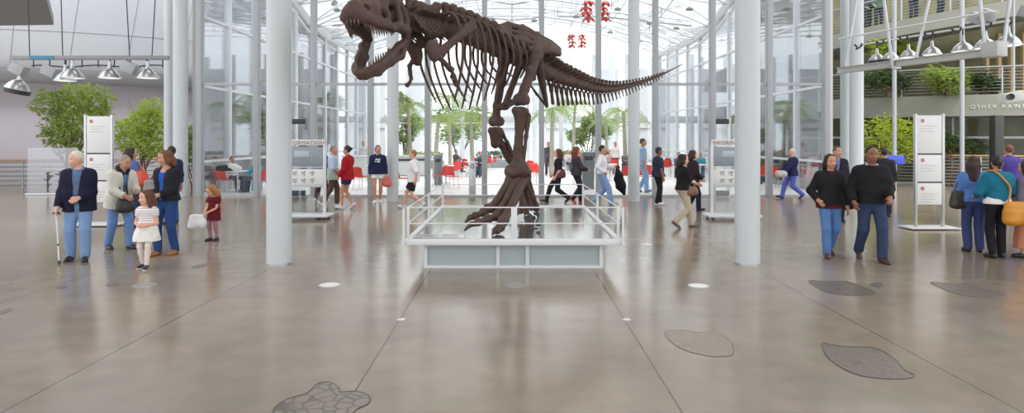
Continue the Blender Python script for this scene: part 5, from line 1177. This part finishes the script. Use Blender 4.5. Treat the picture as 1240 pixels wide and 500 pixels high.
def bag(name, c, size, colr, lab, strap=None, cat='bag', rz=0., group=None, straplab=None, noise=.01):
    o = empty(name, tuple(c), rz, lab, cat, group); b = Blob(.012, .05); w, d, hh = size
    b.cap((-w * .33, 0, -hh * .3), (w * .33, 0, -hh * .3), d * .5, None); b.cap((-w * .34, 0, hh * .32), (w * .34, 0, hh * .32), d * .34, None); b.cap((-w * .33, 0, 0), (w * .33, 0, 0), d * .48); b.ell((0, 0, -hh * .05), (w * .5, d * .5, hh * .48)); b.noise(noise, 22, 4); b.build('body', mat('bag_' + colr, colr, .5, var=.25), o)
    MB().path([(-w * .3, 0, hh * .36), (-w * .1, -d * .1, hh * .4), (w * .1, -d * .1, hh * .4), (w * .3, 0, hh * .36)], .012, 6).build('flap_seam', mat('bag_' + colr, colr, .5, var=.25), o)
    if strap is not None: MB().path([tuple(np.asarray(p) - c) for p in spl(strap)], .014, 8).build('strap', mat('bag_' + colr, colr, .5, var=.25), o)
    return o
hc = (p5['hand'][0] + p5['hand'][1]) / 2
bag('paper_bag', hc + V(-.12, -.05, -.1), (.25, .13, .24), '#dfe0e2', 'crumpled white paper bag in the hands of the girl in dark red', noise=.02)
c = p6['W']((.27, -.02, 1.1)); bag('shoulder_bag', c, (.36, .18, .3), '#c2472f', 'orange-red shoulder bag hanging on the woman in a denim jacket', strap=[c + V(-.1, 0, .1), c + V(-.1, .02, .24), p6['sh'][0] + V(0, 0, .07), c + V(.06, .04, .22), c + V(.1, 0, .1)])
c = p3['W']((.24, .12, 1.12)); bag('patterned_scarf_bag', c, (.16, .1, .3), '#8b8788', 'small grey patterned bag hanging on the black jacket of the brown-haired woman', strap=[c + V(-.03, 0, .1), p3['sh'][0] + V(.02, -.05, .06), c + V(.05, 0, .12)], noise=.012)
c = p2['W']((.05, .26, .82)); bag('camera_bag', c, (.2, .14, .2), '#2b2a2d', 'small black camera bag in front of the cream coat', strap=[c + V(-.04, 0, .08), p2['W']((.1, .16, 1.2)), p2['W']((.07, .02, 1.5)), p2['W']((-.07, .05, 1.48)), c + V(.05, 0, .1)])
# ---- behind the platform, left half
p10 = person(at_floor(388, 246), 1.68, 15, 'man in a purple-blue shirt walking away just past the kiosk edge', dict(tops=[('shirt', '#6d6f9c', .02, .93, .4, .0)], bottom=('trousers', '#3a3338', .02), shoes='#d9d9da'), feet=WALK(.15, .02), skin='brown', hair=('short', '#3a2c28'), near=False)
p11 = person(at_floor(403, 249.5), 1.66, 75, 'gray-haired man in a pale blue shirt with a checked jacket round his waist', dict(tops=[('shirt', '#b4c4de', .022, .95, .55, .0), ('tied_jacket', '#9fb0ac', .045, .78, 0, -.42)], bottom=('trousers', '#5b4a42', .02), shoes='#e2e2e2'), feet=((.09, -.30, .06, 25), (-.08, .12)), hands=((.2, .2, .95), (-.2, .25, .95)), skin='tan', hair=('short', '#85807c'), near=False)
p12 = person(at_floor(421, 253), 1.67, -80, 'dark-haired woman in a red cardigan and navy shorts, striding', dict(tops=[('cardigan', '#a31f2c', .026, .82, .97, .0)], bottom=('shorts', '#2c355c', .02, .55), shoes='#c9ccd4'), feet=WALK2(.13, .02), hands=((.2, .18, .9), (-.2, .18, .92)), skin='tan', hair=('bun', '#2a1f20'), near=False)
p13 = person(at_floor(457.5, 245.5), 1.66, 172, 'woman in a navy hooded top with white lettering and white shorts', dict(tops=[('hooded_top', '#222a4c', .026, .88, .97, .0)], bottom=('shorts', '#e6e4e2', .02, .45), shoes='#e4e4e6', **{'print': True}), feet=((.08, .10), (-.07, -.05)), hands=((.24, -.02, .82), (-.26, .05, .82)), yaw=-30, skin='tan', hair=('tail', '#5a3f30'), near=False)
c = p13['hand'][1]; bag('red_folder_bag', c + V(.02, 0, -.14), (.24, .08, .28), '#d06a5c', 'small coral red bag held by the woman in navy hooded top', strap=[c + V(-.07, 0, -.02), c + V(0, 0, .03), c + V(.09, 0, -.02)])
p14 = person(at_floor(501, 253), 1.60, -88, 'boy in a loose white tee and black shorts walking past the platform', dict(tops=[('tee', '#e4e4e6', .034, .84, .52, .0)], bottom=('shorts', '#26262a', .03, .8), shoes='#ccd0dc', sole='#3b4fae'), feet=WALK(.31, .05), hands=((.24, .1, .95), (-.24, -.1, .9)), skin='pink', hair=('short', '#9a6f4c'), near=False)
# ---- behind the platform, right half
p15 = person(at_floor(676, 245.5), 1.62, -90, 'woman all in black with a maroon bag, walking in a long stride', dict(tops=[('sweater', '#26242a', .014, .95, .5, .0)], bottom=('trousers', '#2a2a30', .018), shoes='#2b2023'), feet=WALK(.36, .06), hands=((.2, .15, .95), (-.22, .1, .9)), skin='pink', hair=('half', '#5a2f28'), near=False)
c = p15['W']((-.2, -.05, .93)); bag('maroon_bag', c, (.24, .12, .26), '#5a2b30', 'maroon shoulder bag on the striding woman all in black', strap=[c + V(-.06, 0, .1), p15['sh'][1] + V(0, -.02, .05), c + V(.06, 0, .1)])
p16 = person(at_floor(698, 246), 1.63, 80, 'red-haired woman in a charcoal top and black trousers beside the litter bin', dict(tops=[('sweater', '#45424a', .02, .88, .97, .0)], bottom=('trousers', '#2b2b31', .018), shoes='#a44a48'), feet=WALK2(.16, .03), hands=((.15, .32, 1.05, (0, 0, -1)), (-.15, .3, 1.02)), skin='pink', hair=('half', '#7a3527'), near=False)
p17 = person(at_floor(729, 249), 1.70, 100, 'dark-haired man in a white shirt and pale blue jeans carrying a coat', dict(tops=[('shirt', '#e3e3e8', .024, .96, .97, .0)], bottom=('trousers', '#7f9cc8', .024), shoes='#8f969f', belt='#4a3c34'), feet=WALK(.26, .03), hands=((.2, .05, 1.0), (-.2, .36, 1.12, (0, 0, -1))), skin='tan', hair=('short', '#2a2224'), near=False)
c = p17['hand'][1]; o = empty('carried_coat', (c[0] + .02, c[1] - .0, c[2]), 0, 'black coat hanging from the arm of the man in a white shirt', 'coat')
b = Blob(.014, .05); b.chain([V(0, 0, .02), V(.02, 0, -.2), V(.08, 0, -.5), V(.17, 0, -.72)], [.04, .1, .13, .05]); b.chain([V(-.02, 0, 0), V(-.03, 0, -.3), V(.0, 0, -.52)], [.03, .08, .06]); b.noise(.014, 24, 2); b.build('cloth', cloth('#1f1f26'), o); MB().path([(-.03, -.03, .03), (0, -.05, .045), (.05, -.03, .02)], .02, 6).build('collar', cloth('#7a2730'), o)
p18 = person(at_floor(797, 248), 1.60, 80, 'man in a navy shirt, black trousers and white-visored cap by the grey column', dict(tops=[('shirt', '#2f3448', .03, .86, .45, .0)], bottom=('trousers', '#222328', .02), shoes='#c7c9cf', cap=('#3a4152', '#e8e8e6')), feet=((.09, -.08), (-.09, .08)), hands=((.26, .05, .82), (-.2, .2, .95)), skin='brown', hair=('short', '#2a2422'), near=False, belly=.03)
p19 = person(at_floor(827, 276), 1.56, 75, 'woman in a black top and khaki trousers with arms folded, walking', dict(tops=[('sweater', '#211f23', .022, .93, .62, .0)], bottom=('trousers', '#b9ad98', .016), shoes='#6d5a4a'), feet=WALK2(.27, .05), hands=((-.02, .29, 1.10, (0, -1, 0), .5), (.04, .32, 1.07, (0, -1, 0), .5)), yaw=18, skin='pink', hair=('bob', '#231c1e'), near=True)
c = p19['W']((.18, .12, .88)); bag('brown_hip_bag', c, (.2, .1, .18), '#7c5a4a', 'small brown hip bag on the woman in khaki trousers', strap=[c + V(-.06, 0, .05), c + V(-.04, .0, .15), c + V(.04, 0, .15), c + V(.06, 0, .05)])
p20 = person(at_floor(839, 256), 1.56, 85, 'woman in a dark brown cardigan and navy trousers behind the woman with arms folded', dict(tops=[('cardigan', '#33272a', .032, .82, .97, .0)], bottom=('trousers', '#23263a', .016), shoes='#1f1d20'), feet=WALK(.14, .02), hands=((.2, .2, .95), (-.22, .22, .95)), skin='pink', hair=('bob', '#33241f'), near=False)
p21 = person(at_floor(778, 233), 1.86, 95, 'tall person in a pale blue shirt and light jeans half behind the grey column', dict(tops=[('shirt', '#9db4d0', .022, .9, .6, .0)], bottom=('trousers', '#86a8d2', .02), shoes='#777a80'), feet=WALK(.12, .02), skin='tan', hair=('short', '#4b3a30'), near=False)
p22 = person(at_floor(960, 240.5), 1.60, -88, 'old white-haired man in a navy jacket and bright blue trousers walking along the glazing', dict(tops=[('jacket', '#2b2f52', .03, .84, .97, .0)], bottom=('trousers', '#5a68b8', .024), shoes='#24242a'), feet=WALK(.33, .05), hands=((.2, .32, .95), (-.2, .36, 1.0)), skin='pink', hair=('short', '#cfc8b6'), near=False)
c = p22['hand'][1]; bag('paper_bundle', c + V(-.05, 0, -.02), (.34, .12, .16), '#b5b3b2', 'pale grey bundle in the hands of the old man in bright blue trousers')
# ---- the rainforest side
p23 = person(at_floor(1005, 311), 1.60, 184, 'woman with shoulder-length dark hair in a black jacket over maroon, walking in jeans', dict(tops=[('shirt', '#5a1c2c', .022, .84, 0, .0), ('jacket', '#232326', .034, .90, .97, .01)], bottom=('trousers', '#5a7fb4', .018), shoes='#4a332c'), feet=((.08, .06, 0, 0), (-.08, -.22, .05, 25)), hands=((.24, .12, .98, (-1, 0, 0)), (-.27, .04, .85)), skin='tan', hair=('bob', '#2a1d1b'), yaw=-4)
c = p23['W']((-.27, -.04, .98)); bag('black_handbag', c, (.26, .13, .3), '#29272a', 'black shoulder handbag hanging between the walking pair', strap=[c + V(-.06, 0, .12), p23['sh'][1] + V(.02, 0, .06), c + V(.07, 0, .12)])
p24 = person(at_floor(1055, 316), 1.74, 186, 'man in a black sweater with a pale collar and dark jeans, walking forward', dict(tops=[('sweater', '#1e1e22', .034, .90, .97, .0)], bottom=('trousers', '#35425f', .022), shoes='#4a342c', collar=('sweater', '#c8bfc0')), feet=((.08, -.26, .05, 28), (-.10, .14, 0, 0)), hands=((.30, .13, .92, (-1, 0, 0), .6), (-.15, .28, 1.0, (0, -1, 0), .7)), skin='brown', hair=('short', '#1f1a1b'), yaw=4, belly=.03, sh_w=1.1)
p25 = person(at_floor(1013, 268), 1.67, 195, 'older man in a dark blazer standing behind the walking pair', dict(tops=[('shirt', '#6f7fa8', .014, .95, 0, .0), ('jacket', '#2a2b35', .034, .84, .97, -.01, .03)], bottom=('trousers', '#2a2b32', .02), shoes='#222'), skin='tan', hair=('short', '#4d4643'), near=False, yaw=-30) if 0 else None
p25 = person(at_floor(1013, 268), 1.67, 195, 'older man in a dark blazer standing behind the walking pair', dict(tops=[('shirt', '#6f7fa8', .014, .95, 0, .0), ('jacket', '#2a2b35', .034, .84, .97, -.01, .03)], bottom=('trousers', '#2a2b32', .02), shoes='#232326'), skin='tan', hair=('short', '#4d4643'), near=False, yaw=-30)
p26 = person(at_floor(1071, 262), 1.62, 20, 'dark-haired person facing away, mostly hidden behind the man in a black sweater', dict(tops=[('sweater', '#2c2c33', .024, .9, .97, .0)], bottom=('trousers', '#2c3040', .02), shoes='#232326'), skin='tan', hair=('short', '#2a2322'), near=False)
p27 = person(at_floor(1179, 305), 1.56, 18, 'woman with long dark brown hair in a blue top and flared jeans, back turned', dict(tops=[('shirt', '#5a83c6', .02, .93, .6, .0)], bottom=('trousers', '#434f80', .022), shoes='#24222a'), feet=((.10, -.0), (-.08, .03)), hands=((.22, .2, 1.0), (-.18, .2, 1.0)), skin='tan', hair=('long', '#3a2420'), yaw=35)
p28 = person(at_floor(1208, 312), 1.58, 4, 'dark-haired woman in a teal sweater and black trousers, back turned', dict(tops=[('tee', '#e6e6e6', .02, .93, 0, -.3), ('sweater', '#1f6f88', .034, .97, .97, .0)], bottom=('trousers', '#222127', .014), shoes='#222024'), feet=((.09, .03), (-.10, -.03)), hands=((.2, .25, 1.05), (-.2, .25, 1.05)), skin='tan', hair=('tail', '#2b2428'), yaw=20)
c = p27['W']((-.25, -.04, .97)); bag('dark_handbag', c, (.23, .13, .3), '#3d3838', 'dark leather handbag on the shoulder of the long-haired woman in blue', strap=[c + V(-.07, 0, .1), c + V(.0, 0, .3), p27['sh'][1] + V(-.01, -.03, .06), c + V(.09, 0, .12)])
c = p28['W']((.17, -.2, .80)); bag('orange_bag', c, (.36, .16, .36), '#c98524', 'large mustard orange shoulder bag on the back of the woman in teal', strap=[c + V(-.12, 0, .14), p28['W']((.1, -.17, 1.2)), p28['W']((-.02, -.17, 1.38)), p28['W']((-.12, -.1, 1.5)), p28['W']((-.13, .06, 1.49))])
p29 = person(at_floor(1243, 312), 1.50, -30, 'person in a peach skirt at the frame edge beside the woman in teal', dict(tops=[('sweater', '#6c6878', .026, .95, .8, .0)], bottom=('skirt', '#c98468', .02, .18, .06), shoes='#24222a'), skin='tan', hair=('half', '#241f22'), near=False)
p30 = person(at_floor(1222, 266), 1.70, 10, 'red-brown-haired person in a purple jacket, back turned, beyond the woman in teal', dict(tops=[('jacket', '#4a3d86', .034, .85, .97, .02)], bottom=('trousers', '#3a3b46', .02), shoes='#232326'), skin='tan', hair=('short', '#6b3a2b'), near=False)
# ---- seated pair in the cafe and far visitors
def sitter(px, fy, face, lab, topc, hc, st='short', bot='#4a4f63', z0=0.): return person(at_floor(px, fy), 1.62, face, lab, dict(tops=[('sweater', topc, .024, .5, .8, .0)], bottom=('trousers', bot, .018), shoes='#2a2a2c'), feet=((.1, .42), (-.1, .42)), hands=((.15, .38, .75), (-.15, .38, .75)), skin='tan', hair=(st, hc), near=False, sit=True, h=.016, z0=z0)
s1 = sitter(311, 233, -75, 'seated woman in a turquoise top at the cafe table beyond the glazing', '#2f93b8', '#3a2a26', 'bob')
s2 = sitter(281, 231, 120, 'seated man in white across the cafe table from the turquoise top', '#dcdcdc', '#4a3a32')
o = empty('coat_pile', (ground(280, 233)[0], ground(280, 233)[1] - .05, .75), 0, 'black and white coats heaped on the cafe table beside the turquoise top', 'coat'); b = Blob(.02, .06); b.cap((-.42, 0, .08), (.0, .05, .09), .1, .12); b.noise(.02, 18, 3); b.build('dark_coat', cloth('#222226'), o); b = Blob(.02, .06); b.cap((.0, .02, .14), (.3, -.02, .08), .12, .1); b.noise(.02, 18, 4); b.build('white_coat', cloth('#e6e6e6'), o)
FAR = [(251, 226, 90, '#d8d8da', '#3b3030', 's', 'seated guest with dark hair in white before the dome, beyond the glazing'), (281, 226, -90, '#cfcfd2', '#d8d4cc', 's', 'seated white-haired guest before the dome, beyond the glazing'),
       (583, 214, 200, '#3a4660', '#332a28', 's', 'seated guest in slate blue beside the red chairs behind the far leg'), (552, 208, 120, '#4a4a52', '#332a28', 's', 'seated guest in charcoal by the pale courtyard tree'),
       (664, 212, 180, '#55565f', '#3a2c28', 't', 'distant visitor in grey behind the striding woman in black'), (688, 208, 150, '#c9c9ce', '#5a4a40', 's', 'distant seated guest in pale grey behind the red-haired woman'),
       (705, 210, 190, '#b8504a', '#3a2c28', 's', 'distant seated guest in brick red near the litter bin'), (745, 211, 170, '#e2dcdc', '#8a7a68', 't', 'distant visitor in white near the carried coat'), (738, 208, 200, '#d8b9b6', '#4a3a34', 's', 'distant seated guest in pale pink near the man in a white shirt'),
       (757, 210, 160, '#70747c', '#3a2c28', 's', 'distant seated guest in grey beside the grey column'), (822, 217, 170, '#5a5c6a', '#2a2324', 's', 'seated guest in slate by the red chairs beyond the woman in brown'), (848, 217, -150, '#3f8aa0', '#2a3a44', 's', 'seated guest in teal by the red chairs near the kiosk'),
       (478, 206, 180, '#d5d6d8', '#5a4a42', 't', 'distant visitor in pale clothes at the service counter'), (440, 207, 160, '#c5c8cc', '#4a3a34', 't', 'distant visitor in grey at the near end of the service counter'), (915, 222, 160, '#6b5a3a', '#3a2c28', 's', 'seated guest in olive by the red chairs next to the old man in blue trousers')]
for px, fy, fc, tc_, hc_, ty, lab in FAR:
    if ty == 's': sitter(px, fy, fc, lab, tc_, hc_)
    else: person(at_floor(px, fy), 1.68, fc, lab, dict(tops=[('shirt', tc_, .024, .9, .7, .0)], bottom=('trousers', '#4a4e5c', .02), shoes='#2a2a2c'), skin='tan', hair=('short', hc_), near=False, h=.018)
# visitors on the sloping ramp above
for px, py, tc_, fc, lab in ((1064, 13, '#4a6a5c', 200, 'visitor in green leaning at the upper ramp railing'), (1050, 24, '#3d4a50', 170, 'visitor in dark grey on the upper ramp beside the thick column'), (1106, 9, '#b8404a', 190, 'visitor in a red top on the upper ramp'), (1138, 6, '#dcdcdc', 160, 'visitor in white on the upper ramp beside the red top')):
    a = None; k = (px - CX) / F; best = min(((abs((rc[0] + (RR - .8) * math.cos(t)) / (rc[1] + (RR - .8) * math.sin(t)) - k), t) for t in np.linspace(-2.9, -1.5, 600)))[1]
    person((rc[0] + (RR - .8) * math.cos(best), rc[1] + (RR - .8) * math.sin(best)), 1.62, fc, lab, dict(tops=[('shirt', tc_, .024, .9, .8, .0)], bottom=('trousers', '#3a4048', .02), shoes='#2a2a2c'), hands=((.2, .25, 1.0), (-.2, .25, 1.0)), skin='tan', hair=('short', '#2f2624'), near=False, h=.018, z0=g_ramp(best) + .62)
SKY, CEIL, SUN, EXPO = 2.4, 95, 2.2, 0.
# ================================================================== LIGHT, SKY, CAMERA
w = bpy.data.worlds.new('sky'); sc.world = w; w.use_nodes = True; nt = w.node_tree; bg = nt.nodes['Background']
tc = nt.nodes.new('ShaderNodeTexCoord'); sp = nt.nodes.new('ShaderNodeSeparateXYZ'); rp_ = nt.nodes.new('ShaderNodeValToRGB'); nt.links.new(tc.outputs['Generated'], sp.inputs[0]); nt.links.new(sp.outputs['Z'], rp_.inputs[0])
e = rp_.color_ramp.elements; e[0].position = 0; e[0].color = (.72, .74, .77, 1); e[1].position = .35; e[1].color = (1, 1, 1, 1); nt.links.new(rp_.outputs[0], bg.inputs[0]); bg.inputs[1].default_value = SKY
def area(name, loc, rot, size, power, col=(1, 1, 1)):
    l = bpy.data.lights.new(name, 'AREA'); l.shape = 'RECTANGLE'; l.size, l.size_y = size; l.energy = power; l.color = col; o = bpy.data.objects.new(name, l); COL.objects.link(o); o.location = loc; o.rotation_euler = rot; return o
for i, (x, y) in enumerate(((-7, 3), (0, 3), (7, 3), (-7, 9), (0, 9), (7, 9), (-7, 15), (0, 15), (7, 15))):
    area('hall_fill_light', (x, y, 10.2), (0, 0, 0), (3.2, 3.2), CEIL, (1, .97, .93))  # area lamps added out of view to light the hall
l = bpy.data.lights.new('sun', 'SUN'); l.energy = SUN; l.angle = math.radians(12); o = bpy.data.objects.new('sun', l); COL.objects.link(o); o.rotation_euler = (math.radians(28), math.radians(12), 0)
cam = bpy.data.cameras.new('camera'); co = bpy.data.objects.new('camera', cam); COL.objects.link(co); co.location = (0, 0, EYE); co.rotation_euler = (PI / 2, 0, 0)
cam.sensor_fit = 'HORIZONTAL'; cam.sensor_width = 36; cam.lens = F / 1240 * 36; cam.shift_y = -(250 - HY) / 1240; cam.clip_start = .05; cam.clip_end = 300; sc.camera = co
vs_ = sc.view_settings; sc.display_settings.display_device = 'sRGB'; vs_.view_transform = 'Standard'; vs_.look = 'None'; vs_.gamma = 1; vs_.use_curve_mapping = False; vs_.exposure = EXPO
sc.cycles.transparent_max_bounces = 24; sc.cycles.max_bounces = 8; sc.cycles.use_denoising = True
